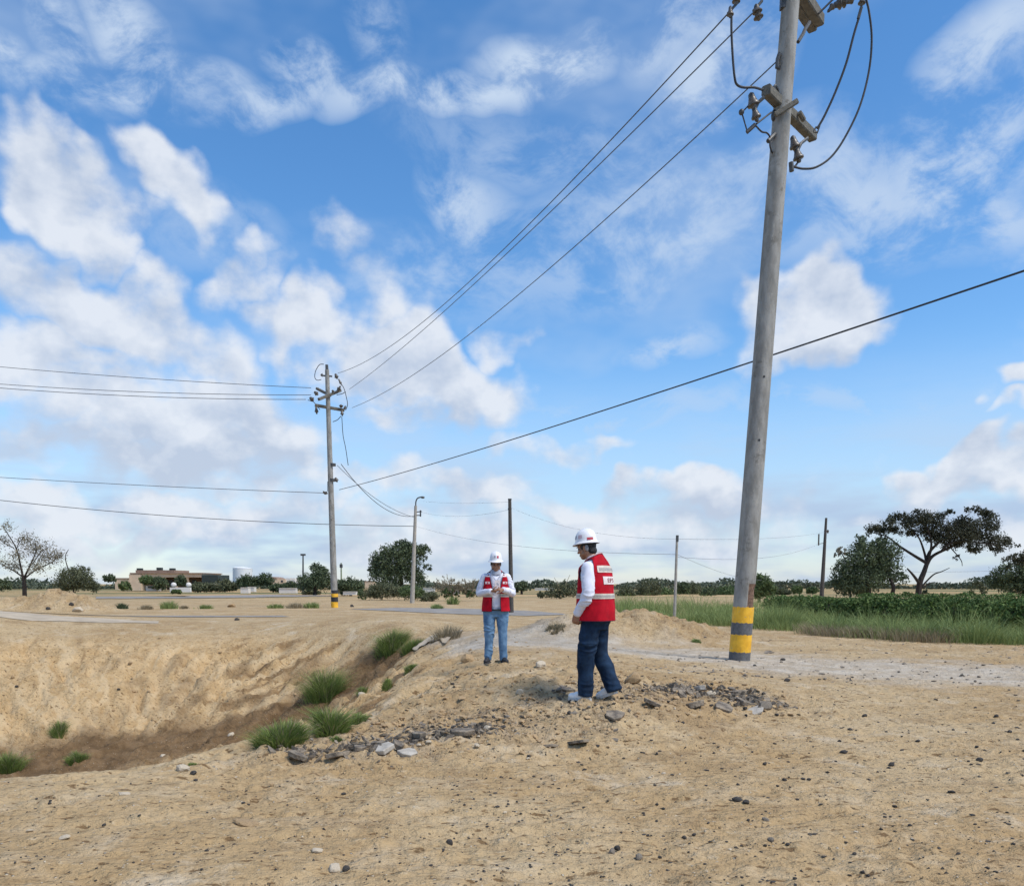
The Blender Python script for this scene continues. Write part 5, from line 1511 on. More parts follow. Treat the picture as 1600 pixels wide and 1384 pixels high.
# ---- around the street light
plant('round_tree', 'large dark round tree behind the street light', 'tree', 125,
      [(625, 876, 34, 23), (600, 884, 22, 20), (646, 862, 20, 13), (661, 859, 12, 9), (614, 862, 20, 12), (605, 902, 26, 13), (640, 897, 22, 16), (668, 885, 7, 7), (656, 903, 12, 10), (587, 890, 12, 8), (577, 889, 5, 4), (661, 912, 6, 5), (630, 852, 16, 8), (664, 873, 7, 5), (590, 872, 14, 12)],
      17000, .30, m_leaf_dk, (626, 930), [([(626, 932), (626, 905), (624, 880)], .5, .25)], seed=45, clump=.3, shell=.5)
for i, (L_, n_, m, lb, Y) in enumerate([
    ([(600, 922, 26, 12), (582, 926, 16, 9), (618, 924, 18, 10)], 3000, m_leaf_ol, 'wide feathery olive bush left of the street light foot', 78),
    ([(642, 925, 18, 11), (655, 928, 14, 9)], 1700, m_leaf_gr, 'green bush right behind the street light foot', 76), ([(672, 932, 14, 8), (662, 935, 10, 5)], 900, m_leaf_ol, 'low bush just right of the street light foot', 72),
    ([(566, 930, 8, 7)], 350, m_leaf_gr, 'small bright green bush between banded pole and olive bush', 80)]):
    plant('roadside_bush', lb, 'bush', Y, L_, n_ * 2, .15, m, (L_[0][0], L_[0][1] + L_[0][3] + 3), [], seed=50 + i, group='bushes around the street light')
mb_ = None
for i, (cx, lb) in enumerate([(703, 'left of two spiky straw-coloured shrubs right of the street light'), (734, 'right of two spiky straw-coloured shrubs, next to the man')]):
    Y = 74; rr = random.Random(60 + i); L_ = [(cx - 2, 926, 12, 7), (cx + 8, 928, 8, 5)]
    o = plant('spiky_shrub', lb, 'shrub', Y, L_, 500, .2, m_leaf_gr, (cx, 934), [], seed=60 + i, crown='lower_foliage')
    B = Vector(o.location); mb = MB(); tips = []
    for k in range(46):
        a = rr.uniform(-1.15, 1.15); l_ = rr.uniform(20, 36) * (.9 if i else 1); tx, ty = cx + math.sin(a) * l_, 932 - math.cos(a) * l_ * .98
        p0 = aty(cx + rr.uniform(-4, 4), 932, Y) - B; p2 = aty(tx, ty, Y) - B + Vector((0, rr.uniform(-.8, .8), 0)); p1 = (p0 + p2) / 2 + Vector((rr.uniform(-.1, .1), rr.uniform(-.1, .1), rr.uniform(.0, .2)))
        mb.tube(smooth_path([p0, p1, p2], 3), .022, 4); tips += [p1.lerp(p2, q) for q in np.linspace(.1, 1, 9)]
    mb.build('stems', m_twig, o)
    rng = np.random.default_rng(5 + i); link('leaves', leaf_mesh('leaves', np.array(tips) + rng.normal(size=(len(tips), 3)) * .06, .17, rng), m_leaf_gy, o)
# ---- left of the banded pole
plant('dark_tree', 'dark tree left of the banded pole, taller with a tufted top', 'tree', 110, [(494, 886, 11, 8), (490, 906, 24, 13), (506, 893, 10, 8), (478, 914, 14, 10), (508, 908, 14, 14), (500, 897, 14, 10)], 6500, .25, m_leaf_dk, (492, 930), [([(492, 931), (493, 900)], .25, .1)], seed=70)
plant('dark_tree', 'low dark green tree right behind the banded pole', 'tree', 105, [(547, 914, 18, 11), (538, 920, 14, 9), (560, 920, 10, 8)], 4500, .24, m_leaf_dk, (548, 930), [([(548, 931), (548, 915)], .2, .1)], seed=71)
G = 'bushes in front of the distant buildings'
for i, (cx, cy, rx, ry, m, lb) in enumerate([
    (454, 916, 12, 8, m_leaf_dk, 'dark bush just left of the tall dark tree'), (487, 925, 14, 7, m_leaf_ol, 'pale green bush at the foot of the tall dark tree'), (437, 918, 16, 6, m_leaf_dk, 'dark bush under the far tan house'),
    (388, 908, 18, 10, m_leaf_dk, 'dark rounded bush below the white tank'), (413, 905, 14, 9, m_leaf_dk, 'dark bush right of the white tank'), (315, 917, 20, 7, m_leaf_ol, 'olive bush under the dark block of the tan building'),
    (348, 915, 20, 9, m_leaf_ol, 'larger olive bush right of the dark block of the tan building'), (251, 911, 12, 10, m_leaf_dk, 'dark bush inside the opening of the tan building'), (283, 907, 9, 8, m_leaf_dk, 'dark rounded bush above the low white wall'),
    (232, 906, 12, 7, m_leaf_gr, 'green bush behind the small white kiosk'), (196, 915, 9, 7, m_leaf_gr, 'small bush at the left end of the tan building'), (172, 903, 9, 6, m_leaf_dk, 'far bush between the dark shrub and the tan building'),
    (276, 924, 8, 3, m_leaf_gr, 'very low shrub in front of the low white wall')]):
    plant('distant_bush', lb, 'bush', 150 if cy < 920 else 118, [(cx, cy, rx, ry), (cx - rx * .5, cy + ry * .4, rx * .5, ry * .6), (cx + rx * .5, cy + ry * .3, rx * .5, ry * .7)], int(200 * rx), .30, m, (cx, cy + ry + 2), [], group=G, seed=80 + i)
plant('bare_tree', 'sparse grey tree with a dark forked trunk at the left edge', 'tree', 70,
      [(14, 822, 14, 9), (8, 845, 12, 9), (52, 856, 26, 17), (72, 872, 24, 14), (18, 884, 18, 9), (40, 842, 14, 12), (88, 868, 14, 10), (4, 878, 10, 12), (60, 888, 20, 8), (-15, 850, 20, 16), (30, 868, 16, 12)],
      4600, .14, m_leaf_gy, (38, 930),
      [([(38, 932), (38, 912), (36, 900)], .19, .13), ([(36, 902), (28, 882), (20, 855), (12, 828)], .10, .03), ([(38, 902), (48, 886), (56, 862), (58, 845)], .09, .02), ([(38, 904), (58, 892), (78, 878), (95, 866)], .07, .02), ([(34, 900), (16, 890), (-6, 880)], .07, .02),
       ([(20, 855), (4, 846), (-10, 832)], .04, .015), ([(50, 882), (70, 862), (80, 850)], .04, .015), ([(24, 868), (34, 848), (40, 832)], .04, .015)], seed=100, clump=.55, shell=.1, per=6)
plant('grey_shrub', 'rounded grey-green shrub right of the sparse tree', 'bush', 66, [(110, 905, 24, 17), (134, 906, 17, 13), (122, 893, 16, 9), (97, 915, 14, 11), (145, 915, 12, 9)], 8000, .14, m_leaf_ol, (118, 929), [([(118, 930), (110, 900), (102, 872), (107, 858)], .06, .02)], seed=101, bark=m_bark)
plant('grey_shrub', 'dark shrub at the very left edge under the sparse tree', 'bush', 68, [(4, 912, 16, 11), (-14, 910, 16, 12)], 1500, .2, m_leaf_dk, (4, 928), [], seed=102)

# ---- hedge: two clipped rows
def hedge(label, path, hgt, wid, n, seed):
    rng = np.random.default_rng(seed); P_ = [Vector(p) for p in path]; B = P_[0].copy(); B.z = 0
    o = empty('hedge', B, label, 'hedge', 'hedge rows on the right')
    seg = np.array([(b_ - a).length for a, b_ in zip(P_[:-1], P_[1:])]); cum = np.concatenate([[0], np.cumsum(seg)])
    s = rng.uniform(0, cum[-1], n); j = np.clip(np.searchsorted(cum, s) - 1, 0, len(seg) - 1); u = (s - cum[j]) / seg[j]
    A = np.array([tuple(p) for p in P_]); pt = A[j] + (A[j + 1] - A[j]) * u[:, None]; d = (A[j + 1] - A[j]) / seg[j][:, None]
    side = np.stack([-d[:, 1], d[:, 0]], -1)
    hh = hgt * (1 + .16 * fbm(s * .9, s * 0, 3, seed)); ww = wid * (1 + .30 * fbm(s * 1.3 + 9, s * 0 + 4, 3, seed))
    ph = rng.uniform(-1.25, math.pi + 1.25, n); rad = .68 + .32 * rng.uniform(0, 1, n) ** .5
    lump = 1 + .30 * rnd_noise(s * 1.9, ph * 1.5, seed + 1)
    off = np.cos(ph) * rad * ww / 2 * lump; z = hh * .48 + np.sin(ph) * rad * hh * .52 * lump
    pts = np.stack([pt[:, 0] + side[:, 0] * off - B.x, pt[:, 1] + side[:, 1] * off - B.y, np.maximum(z, .02)], -1)
    link('foliage', leaf_mesh('foliage', pts, .135, rng), m_hedge, o)
    # dark core added inside the row so it looks solid, not real stems
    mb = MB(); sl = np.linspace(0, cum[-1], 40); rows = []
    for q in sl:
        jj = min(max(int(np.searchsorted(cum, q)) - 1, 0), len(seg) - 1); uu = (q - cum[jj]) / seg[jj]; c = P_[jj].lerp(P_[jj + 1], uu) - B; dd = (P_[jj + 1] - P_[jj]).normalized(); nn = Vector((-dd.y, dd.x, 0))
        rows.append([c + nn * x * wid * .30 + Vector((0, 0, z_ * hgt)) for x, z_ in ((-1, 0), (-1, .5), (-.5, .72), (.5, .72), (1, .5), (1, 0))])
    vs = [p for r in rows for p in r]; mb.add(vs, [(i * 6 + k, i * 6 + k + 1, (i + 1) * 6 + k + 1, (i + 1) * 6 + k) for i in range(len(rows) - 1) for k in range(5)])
    mb.build('stems', mat('hedge_dark_core', (.014, .020, .009), .95), o)
    return o


def gp(px, Y): v = aty(px, 950, Y); return Vector((v.x, v.y, 0))


hedge('long dark green clipped hedge running out at the right edge', [gp(1318, 30), gp(1400, 28), gp(1500, 26.5), gp(1640, 25), gp(1800, 23)], 1.02, 1.6, 22000, 201)
hedge('shorter hedge row starting just right of the big pole', [gp(1212, 46), gp(1260, 42), gp(1316, 37), gp(1400, 35)], .86, 1.7, 12000, 202)
hedge('long dark green clipped hedge behind the nearest one', [gp(1340, 44), gp(1500, 41), gp(1700, 38)], 1.02, 1.8, 9000, 203)


# ---- grass
def blades(name, roots, hgt, m, rng, width=.012, lean=.35, bend=.25, parent=None, **kw):
    """tapering bent blades, one per root"""
    n = len(roots); r = np.asarray(roots); h = hgt * rng.uniform(.55, 1.15, n); a = rng.uniform(0, 2 * math.pi, n)
    dx, dy = np.cos(a), np.sin(a); ln = lean * rng.uniform(.2, 1.2, n) * h
    if 'dirs' in kw:
        dd = kw.pop('dirs'); dx = dd[:, 0] + .35 * dx; dy = dd[:, 1] + .35 * dy
    b_ = rng.uniform(0, 2 * math.pi, n); wx, wy = np.cos(b_) * width / 2, np.sin(b_) * width / 2
    z0 = np.zeros(n)
    root = r; mid = r + np.stack([dx * ln * .4, dy * ln * .4, h * .6], -1); tip = r + np.stack([dx * ln * (1 + bend), dy * ln * (1 + bend), h], -1)
    wv = np.stack([wx, wy, z0], -1)
    v = np.stack([root - wv, root + wv, mid + wv * .8, mid - wv * .8, tip], 1).reshape(-1, 3)
    i = np.arange(n)[:, None] * 5
    me = np_mesh(name, v, quads=i + np.array([[0, 1, 2, 3]]), tris=i + np.array([[3, 2, 4]]), smooth=False)
    return link(name, me, m, parent, **kw)


rng = np.random.default_rng(300)
FRONT = [(905, 952), (975, 966), (1060, 974), (1150, 979), (1230, 985), (1290, 992), (1400, 1001), (1500, 1005), (1620, 1008), (1900, 1014)]
fx = np.array([p[0] for p in FRONT]); fy = np.array([p[1] for p in FRONT])


def weed_clumps(n, back, rng):
    px = rng.uniform(930, 1850, n); ff = np.interp(px, fx, fy); py = ff - (ff - np.interp(px, [900, 1180, 1300, 1600], [back, back, 968, 978])) * rng.uniform(0, 1, n) ** 1.2
    return np.array([tuple(atz(x, y, 0)) for x, y in zip(px, py)])


def clumped(cen, per, spread, rng):
    k = len(cen); r = np.repeat(cen, per, 0); off = rng.normal(size=(k * per, 2)) * spread
    r = r.copy(); r[:, :2] += off; r[:, 2] = ground_z(r[:, 0], r[:, 1]) - .01
    return r, off / (np.linalg.norm(off, axis=1)[:, None] + 1e-6) * np.minimum(1, np.linalg.norm(off, axis=1) / spread)[:, None]


cen = weed_clumps(900, 946, rng)
keep = fbm(cen[:, 0] * .55, cen[:, 1] * .55, 3, 310) + rng.uniform(-.25, .25, len(cen)) > -.22; cen = cen[keep]
rt, dr = clumped(cen, 90, .30, rng)
big = np.repeat(np.exp(rng.normal(size=len(cen)) * .38 + .7 * fbm(cen[:, 0] * .4, cen[:, 1] * .4, 2, 312)), 90) * np.clip(1.15 - np.hypot(*(rt - np.repeat(cen, 90, 0))[:, :2].T) * .9, .3, 1.2)
blades('weed_grass', rt, .50 * big, m_weed, rng, .013, .85, dirs=dr, kind='stuff', label='belt of feathery green weeds in front of the hedge', cat='grass')
px = rng.uniform(1268, 1490, 170); ff = np.interp(px, fx, fy)
cen = np.array([tuple(atz(x, y + rng.uniform(-6, 2), 0)) for x, y in zip(px, ff)])
rt, dr = clumped(cen, 50, .20, rng)
blades('dry_grass', rt, .32, m_dry, rng, .014, .6, dirs=dr, kind='stuff', label='strip of pale dry grass at the front of the weeds', cat='grass')


def tuft(px, py, wpx, hpx, label, m=None, n=420, name='grass_tuft', group='grass tufts in and around the pit', seed=0, width=.011, lean=.55, leafy=False):
    hpx *= .9; g = stand(px, py); s = g.y / F; r = wpx * s / 2; h = hpx * s
    rng = np.random.default_rng(seed + int(px)); k = n // 6
    cen = np.zeros((k, 3)); q = rng.normal(size=(k, 2)) * r * .36; cen[:, 0] = q[:, 0]; cen[:, 1] = q[:, 1] * .8
    rt = np.repeat(cen, 6, 0); rt[:, :2] += rng.normal(size=(k * 6, 2)) * r * .10
    rt[:, 2] = ground_z(rt[:, 0] + g.x, rt[:, 1] + g.y) - g.z - .015
    rad = np.linalg.norm(rt[:, :2], axis=1); out = rt[:, :2] / (rad[:, None] + 1e-6) * np.minimum(1, rad / (r * .6 + 1e-6))[:, None]
    hh = h * np.clip(1.1 - .6 * (rad / (r + 1e-6)) ** 2, .35, 1.1)
    o = blades(name, rt, hh, m or m_tuft, rng, width, lean, dirs=out, label=label, cat='grass tuft', group=group)
    o.location = g
    if n > 500:
        k2 = len(rt) // 9; blades('dry_stems', rt[:k2], hh[:k2] * 1.05, m_dry, rng, width, lean, parent=o, dirs=out[:k2])
    return o


for i, (px, py, w_, h_, lb) in enumerate([
    (612, 1013, 50, 30, 'bushy green tuft at the head of the pit'), (642, 1017, 34, 18, 'smaller tuft joined to the right of the one at the pit head'), (508, 1092, 62, 48, 'large dark green tuft in the middle of the gully'),
    (440, 1165, 78, 40, 'wide bright green tuft at the near rim of the pit'), (517, 1148, 46, 40, 'tall tuft on the slope right of the wide bright one'), (556, 1130, 44, 16, 'low trailing tuft on the slope below the men'),
    (92, 1150, 24, 17, 'small lone tuft on the bright pit floor'), (14, 1203, 46, 28, 'tuft cut by the left edge at the bottom of the pit'), (120, 1188, 34, 14, 'little tuft on the dark damp soil of the pit'),
    (643, 1046, 26, 10, 'tiny tuft on the ridge under the pit head'), (605, 1072, 20, 8, 'tiny tuft halfway down the slope'), (566, 1083, 16, 9, 'tiny tuft beside the pale stones of the slope'), (527, 1156, 22, 8, 'small leafy tuft at the rim below the tall one'),
    (304, 1195, 18, 6, 'faint tuft at the rim beside the pale rock')]):
    tuft(px, py, w_, h_, lb, seed=i, n=int(300 + w_ * 22), width=.010 if h_ > 20 else .009, lean=1.0)
tuft(697, 997, 56, 24, 'grey dried bush on the ground left of the man in light jeans', m_dry, 420, 'dry_shrub', 'dry shrubs on the sand', 31, .012, .9)
for i, (px, py, w_, h_, mm, lb) in enumerate([
    (191, 951, 22, 10, m_leaf_dk, 'dark rounded tuft beyond the road, leftmost of its row'), (228, 952, 26, 8, m_dry, 'brownish dry tuft beyond the road'), (264, 951, 30, 14, m_weed, 'tallest green tuft of the row beyond the road'), (288, 951, 16, 6, m_dry, 'dry tuft right of the tallest one beyond the road'),
    (320, 951, 26, 8, m_weed, 'low green tuft alone beyond the end of the road'), (430, 950, 34, 8, m_weed, 'wide low tuft left of the banded pole'), (462, 950, 34, 10, m_dry, 'brown and green tuft next to the wide low one'), (487, 950, 28, 11, m_weed, 'green tuft nearest to the banded pole'),
    (868, 985, 36, 8, m_dry, 'flat brownish tuft on the sand between the men'), (1088, 1003, 14, 6, m_weed, 'small green sprig at the end of the soil heap'), (708, 944, 20, 14, m_weed, 'yellow-green clump on the far sand below the spiky shrubs'), (683, 951, 20, 9, m_weed, 'small clump beside the far asphalt patch'),
    (930, 967, 40, 12, m_dry, 'dry brush on the sand left of the nearer man')]):
    tuft(px, py, w_, h_, lb, mm, 300, 'roadside_tuft', 'tufts on the far sand', 60 + i, .030, .6)

# ================================================================== distant buildings
m_tan = mat('tan_render', (.62, .47, .33), .9, .08, .6)
m_brick = mat('red_brown_parapet', (.27, .18, .13), .9, .15, 1.0)
m_whitew = mat('whitewashed_wall', (.66, .63, .58), .9, .06, .6)
m_darkw = mat('dark_green_cladding', (.025, .038, .035), .8, .2, .5)
m_glass = mat('dark_window', (.03, .035, .04), .25)
m_tank = mat('white_tank_paint', (.78, .78, .76), .5, .04, .4)


def pbox(parent, name, x0, y0, x1, y1, Y, deep, m, dy=0.0):
    """a box whose front shows between two pixels at depth Y"""
    a, b_ = aty(x0, y1, Y + dy), aty(x1, y0, Y + dy); o = Vector(parent.location) if parent else Vector()
    mb = MB(); mb.box(((a.x + b_.x) / 2 - o.x, Y + dy + deep / 2 - o.y, (a.z + b_.z) / 2 - o.z), (b_.x - a.x, deep, b_.z - a.z))
    return mb.build(name, m, parent)


YB = 170
bl = empty('long_building', aty(270, 921, YB), 'long flat tan building with an open ground floor beyond the sandy lot', 'building')
pbox(bl, 'pier', 203, 897, 219.5, 922.5, YB, 3.0, m_tan)
pbox(bl, 'upper_wall', 203.2, 896, 316, 901.5, YB, 11, m_tan, .2); pbox(bl, 'parapet', 202.6, 894.6, 316.5, 896, YB, 11.6, m_brick, -.1)
pbox(bl, 'back_wall', 220, 901.5, 315, 921.5, YB, .4, m_brick, 7)
pbox(bl, 'roof_block', 212, 890.5, 272, 894.6, YB, 8, m_brick, 2)
for k, x in enumerate((217, 248, 268)): pbox(bl, 'roof_tank', x - 3.5, 887.5 - (k == 1), x + 3.5, 890.6, YB, 1.0, m_darkw, 3)
pbox(bl, 'side_annex', 180, 904, 203, 921, YB, 8, m_tan, 2); pbox(bl, 'annex_parapet', 179.6, 902.8, 203, 904, YB, 8.4, m_brick, 1.9)
pbox(bl, 'dark_block', 315.5, 898, 340, 911, YB, 7, m_darkw, -.6)
for x in (238, 256, 274, 292): pbox(bl, 'column', x, 901.5, x + 2.2, 921, YB, .5, m_tan, .5)
for x in (246, 264, 282, 300): pbox(bl, 'window', x, 906, x + 6, 914, YB, .2, m_glass, 6.7)
ks = empty('kiosk', aty(236, 923, 150), 'small white kiosk in front of the tan building', 'kiosk')
pbox(ks, 'wall', 228, 914.5, 243.5, 923, 150, 2.4, m_whitew); pbox(ks, 'roof', 227.4, 913.2, 244.2, 914.5, 150, 2.8, m_brick, -.2); pbox(ks, 'opening', 231, 912.6 + 3, 238, 918.5, 150, .2, m_glass, -.12)
wl = pbox(None, 'low_wall', 265.5, 917.5, 297, 925, 130, .5, m_whitew); tag(wl, 'low white wall section in front of the tan building', 'wall')
for k, x in enumerate((271.5, 295)):
    mb = MB(); mb.ball(aty(x, 913.5, 131), (.42, .42, .38), 12, 8); mb.build('white_boulder', m_whitew, None, smooth=True, label=('left' if k == 0 else 'right') + ' of two pale blocks above the low white wall', cat='block')
tk = empty('storage_tank', aty(379, 912, 260), 'white round storage tank on the skyline', 'tank')
c0 = aty(379, 912, 260); c1 = aty(379, 887.5, 260); mb = MB(); mb.lathe(c0 - c0, c1 - c0, [(0, 2.9), (1, 2.9)], 28); mb.build('shell', m_tank, tk, smooth=True)
mb = MB(); mb.lathe(c1 - c0, aty(379, 885.3, 260) - c0, [(0, 2.95), (.5, 2.2), (1, .3)], 28); mb.build('roof', m_tank, tk, smooth=True)
hs_ = empty('house', aty(436, 911, 200), 'tan house with a curved roof left of the dark trees', 'house')
pbox(hs_, 'wall', 413, 904.5, 446, 912, 200, 7, m_tan); mb = MB()
a0, a1 = aty(413, 904.5, 200) - Vector(hs_.location), aty(433, 904.5, 200) - Vector(hs_.location); vs = []
for k in range(13):
    th = math.pi * k / 12; x = (a0.x + a1.x) / 2 - math.cos(th) * (a1.x - a0.x) / 2; z = a0.z + math.sin(th) * .55; vs += [(x, a0.y - .1, z), (x, a0.y + 7, z)]
mb.add(vs, [(2 * k, 2 * k + 1, 2 * k + 3, 2 * k + 2) for k in range(12)] + [tuple(range(0, 26, 2))]); mb.build('roof', m_brick, hs_)
pbox(hs_, 'side_wing', 446, 903, 461, 911, 200, 6, m_whitew, .4)
for x in (418, 426, 439): pbox(hs_, 'window', x, 906.5, x + 3, 909.5, 200, .1, m_glass, -.07)
for k, (x0, y0, x1, y1, Y, lb) in enumerate([(376, 918, 388, 925, 120, 'little white box hut left of a pale stump below the tank'), (387, 917, 397, 923, 122, 'pale low shed right of the little white box hut'), (436, 919, 462, 925, 118, 'long low white wall left of the dark trees'),
                                            (661, 918.5, 679, 925, 140, 'cream low wall between street light and spiky shrub'), (700.5, 922, 717, 929, 120, 'pale block wall between the two spiky shrubs'), (729, 921, 745, 926, 120, 'low whitish wall beside the man in light jeans'),
                                            (536, 924.5, 556, 927.5, 100, 'white low kerb block right of the banded pole'), (836, 919, 866, 925.5, 200, 'far pale wall right of the man in light jeans'), (1095, 921, 1106, 927, 220, 'far white shed roof left of the big pole'), (1330, 925, 1345, 929, 200, 'far white roof behind the dark round tree'),
                                            (1022, 929, 1052, 937, 130, 'tan earth-coloured wall behind the slim pole'), (570, 908, 582, 918, 160, 'tan house corner left of the round tree')]):
    o = empty('low_wall', aty((x0 + x1) / 2, y1, Y), lb, 'wall'); pbox(o, 'wall', x0, y0, x1, y1 + 1.5, Y, 1.0 if k != 11 else 5, m_whitew if 'white' in lb or 'pale' in lb or 'cream' in lb else m_tan)
    pbox(o, 'coping', x0 - .2, y0 - .5, x1 + .2, y0, Y, 1.2 if k != 11 else 5.3, m_brick if k == 11 else m_whitew, -.1)
# very low far skyline of woods
rng = np.random.default_rng(400)
n = 42000; xs = rng.uniform(-330, 360, n); Y_ = 250 + 45 * fbm(xs * .013, xs * 0 + 8, 2, 401) + rng.uniform(-9, 9, n)
hh = np.clip(1.9 + 3.4 * fbm(xs * .045, xs * 0 + 3, 5, 402, .62), .5, 5.5)
pts = np.stack([xs, Y_, rng.uniform(0, 1, n) ** .8 * hh], -1)
link('far_woodland', leaf_mesh('far_woodland', pts, 1.0, rng), leaf_mat('far_woodland_leaves', (.060, .080, .055), (.15, .17, .11), var_scale=.05), None, kind='stuff', label='low dark line of far woodland along the horizon', cat='woodland')

# ================================================================== stones and rubble
m_st_dk = mat('dark_basalt_stone', (.052, .045, .038), .85, .35, 9, .5, 30)
m_st_gy = mat('grey_stone', (.215, .18, .14), .9, .3, 9, .5, 30)
m_st_pl = mat('pale_stone', (.50, .42, .31), .9, .15, 9, .4, 30)
m_st_tan = mat('tan_boulder', (.38, .26, .14), .92, .2, 6, .6, 22)
m_slab = mat('broken_asphalt_slab', (.135, .112, .09), .92, .35, 10, .9, 40, col2=(.32, .26, .19))
m_slab_p = mat('dusty_concrete_slab', (.42, .38, .32), .9, .2, 9, .6, 35)


def rock_mesh(seed, sharp=.35, sub=2):
    bm = bmesh.new(); bmesh.ops.create_icosphere(bm, subdivisions=sub, radius=1.0); rr = random.Random(seed)
    pl = [(Vector((rr.gauss(0, 1), rr.gauss(0, 1), rr.gauss(0, 1))).normalized(), rr.uniform(.55, .85)) for _ in range(7)]
    for v in bm.verts:
        for nrm, d in pl:                       # chop flats into the ball, so it reads as broken stone
            k = v.co.dot(nrm)
            if k > d: v.co -= nrm * (k - d) * .9
        v.co *= 1 + rr.uniform(-.06, .06)
    me = bpy.data.meshes.new('stone'); bm.to_mesh(me); bm.free()
    return me


ROCKS = {}
for key, m in (('dk', m_st_dk), ('gy', m_st_gy), ('pl', m_st_pl), ('tan', m_st_tan)):
    ROCKS[key] = []
    for q in range(6):
        me = rock_mesh(q + 10 * len(ROCKS)); me.materials.append(m); ROCKS[key].append(me)


def stone(px, py, wpx, key, label, group, rr, flat=.6, name='stone', cat='stone'):
    g = stand(px, py); r = wpx * g.y / F / 2
    o = bpy.data.objects.new(name, rr.choice(ROCKS[key])); COL.objects.link(o)
    o.location = (g.x, g.y, g.z + r * flat * .35); o.scale = (r, r * rr.uniform(.7, 1.0), r * flat); o.rotation_euler = (rr.uniform(-.25, .25), rr.uniform(-.25, .25), rr.uniform(0, 6.28))
    return tag(o, label, cat, group)


rr = random.Random(77)
for px, py, w_, key, lb, fl_ in [
    (989, 1066, 30, 'tan', 'round tan boulder half buried right behind the heel of the nearer man', .95), (1195, 1106, 24, 'gy', 'large grey broken stone at the right end of the rubble', .7), (1110, 1088, 20, 'pl', 'pale angular stone in the middle of the rubble', .7),
    (1128, 1078, 16, 'dk', 'black stone on the right of the pale angular one', .9), (730, 1033, 24, 'tan', 'tan lump of earth left of the feet of the man in light jeans', .8), (845, 1042, 22, 'pl', 'pale lump right of the feet of the man in light jeans', .8),
    (812, 1083, 16, 'pl', 'pale stone on the mound between the two men', .7), (285, 1203, 26, 'pl', 'flat pale rock on the near rim of the pit', .55), (302, 1208, 12, 'dk', 'dark stone beside the flat pale rock on the rim', .6), (255, 1181, 14, 'pl', 'white scrap lying on the damp soil in the pit', .35),
    (361, 1149, 15, 'pl', 'white scrap higher up on the damp soil of the pit', .5), (195, 1241, 20, 'pl', 'white flat stone on the left sand below the rim', .35), (47, 1298, 16, 'pl', 'small white flat stone at the far left of the sand', .3), (100, 1310, 22, 'pl', 'long pale stone at the left of the sand', .4),
    (496, 1329, 20, 'pl', 'pale oval stone near the bottom of the sand', .4), (385, 1286, 44, 'tan', 'long low sandy lump on the left sand', .22), (523, 1358, 30, 'pl', 'broad pale stone at the bottom edge left of centre', .5), (541, 1360, 18, 'dk', 'dark stone leaning on the broad pale one at the bottom', .8),
    (703, 1317, 16, 'dk', 'single dark stone low in the middle of the sand', .7), (956, 1333, 18, 'gy', 'grey stone in the small cluster at bottom centre', .8), (965, 1326, 14, 'dk', 'dark stone in the small cluster at bottom centre', .7), (998, 1340, 16, 'gy', 'right grey stone of the small cluster at bottom centre', .7),
    (1152, 1250, 20, 'dk', 'dark flat stone pile on the right sand', .5), (1166, 1254, 14, 'dk', 'dark stone right next to the flat dark pile', .6), (1205, 1313, 18, 'gy', 'grey stone low on the right sand', .6), (1318, 1176, 18, 'dk', 'dark crumbly stone on the right sand below the pole', .4),
    (1487, 1238, 16, 'dk', 'dark flat stone far right on the sand', .4), (1530, 1188, 14, 'dk', 'dark stone on the far right sand, higher up', .6), (1196, 1281, 14, 'gy', 'grey pebble stone above the low grey one', .5), (762, 1140, 16, 'pl', 'pale stone at the right end of the left rubble', .7),
    (745, 1166, 10, 'pl', 'bright white pebble below the left rubble', .8), (537, 1241, 11, 'dk', 'lone dark stone on the middle left sand', .6), (565, 1087, 16, 'pl', 'pale stones patch on the slope', .6), (1143, 1077, 15, 'gy', 'grey stone near the pole foot rubble', .6),
    (1223, 1032, 11, 'dk', 'dark stone on the track right of the pole', .6), (1230, 1064, 12, 'dk', 'dark stone at the right edge of the mound', .7), (370, 969 + 0, 9, 'dk', 'dark stone on the far sand under the road end', .7), (550, 948, 8, 'dk', 'dark stone right of the banded pole foot', .8),
    (75, 952, 8, 'dk', 'dark stone at the foot of the left soil heap', .8), (112, 945, 8, 'dk', 'dark stone on the slope of the left soil heap', .8), (122, 955, 18, 'pl', 'pale boulder at the right end of the left soil heap', .6), (362, 948, 18, 'tan', 'brown log-like lump on the far sand', .5)]:
    stone(px, py, w_, key, lb, 'named stones', rr, fl_)
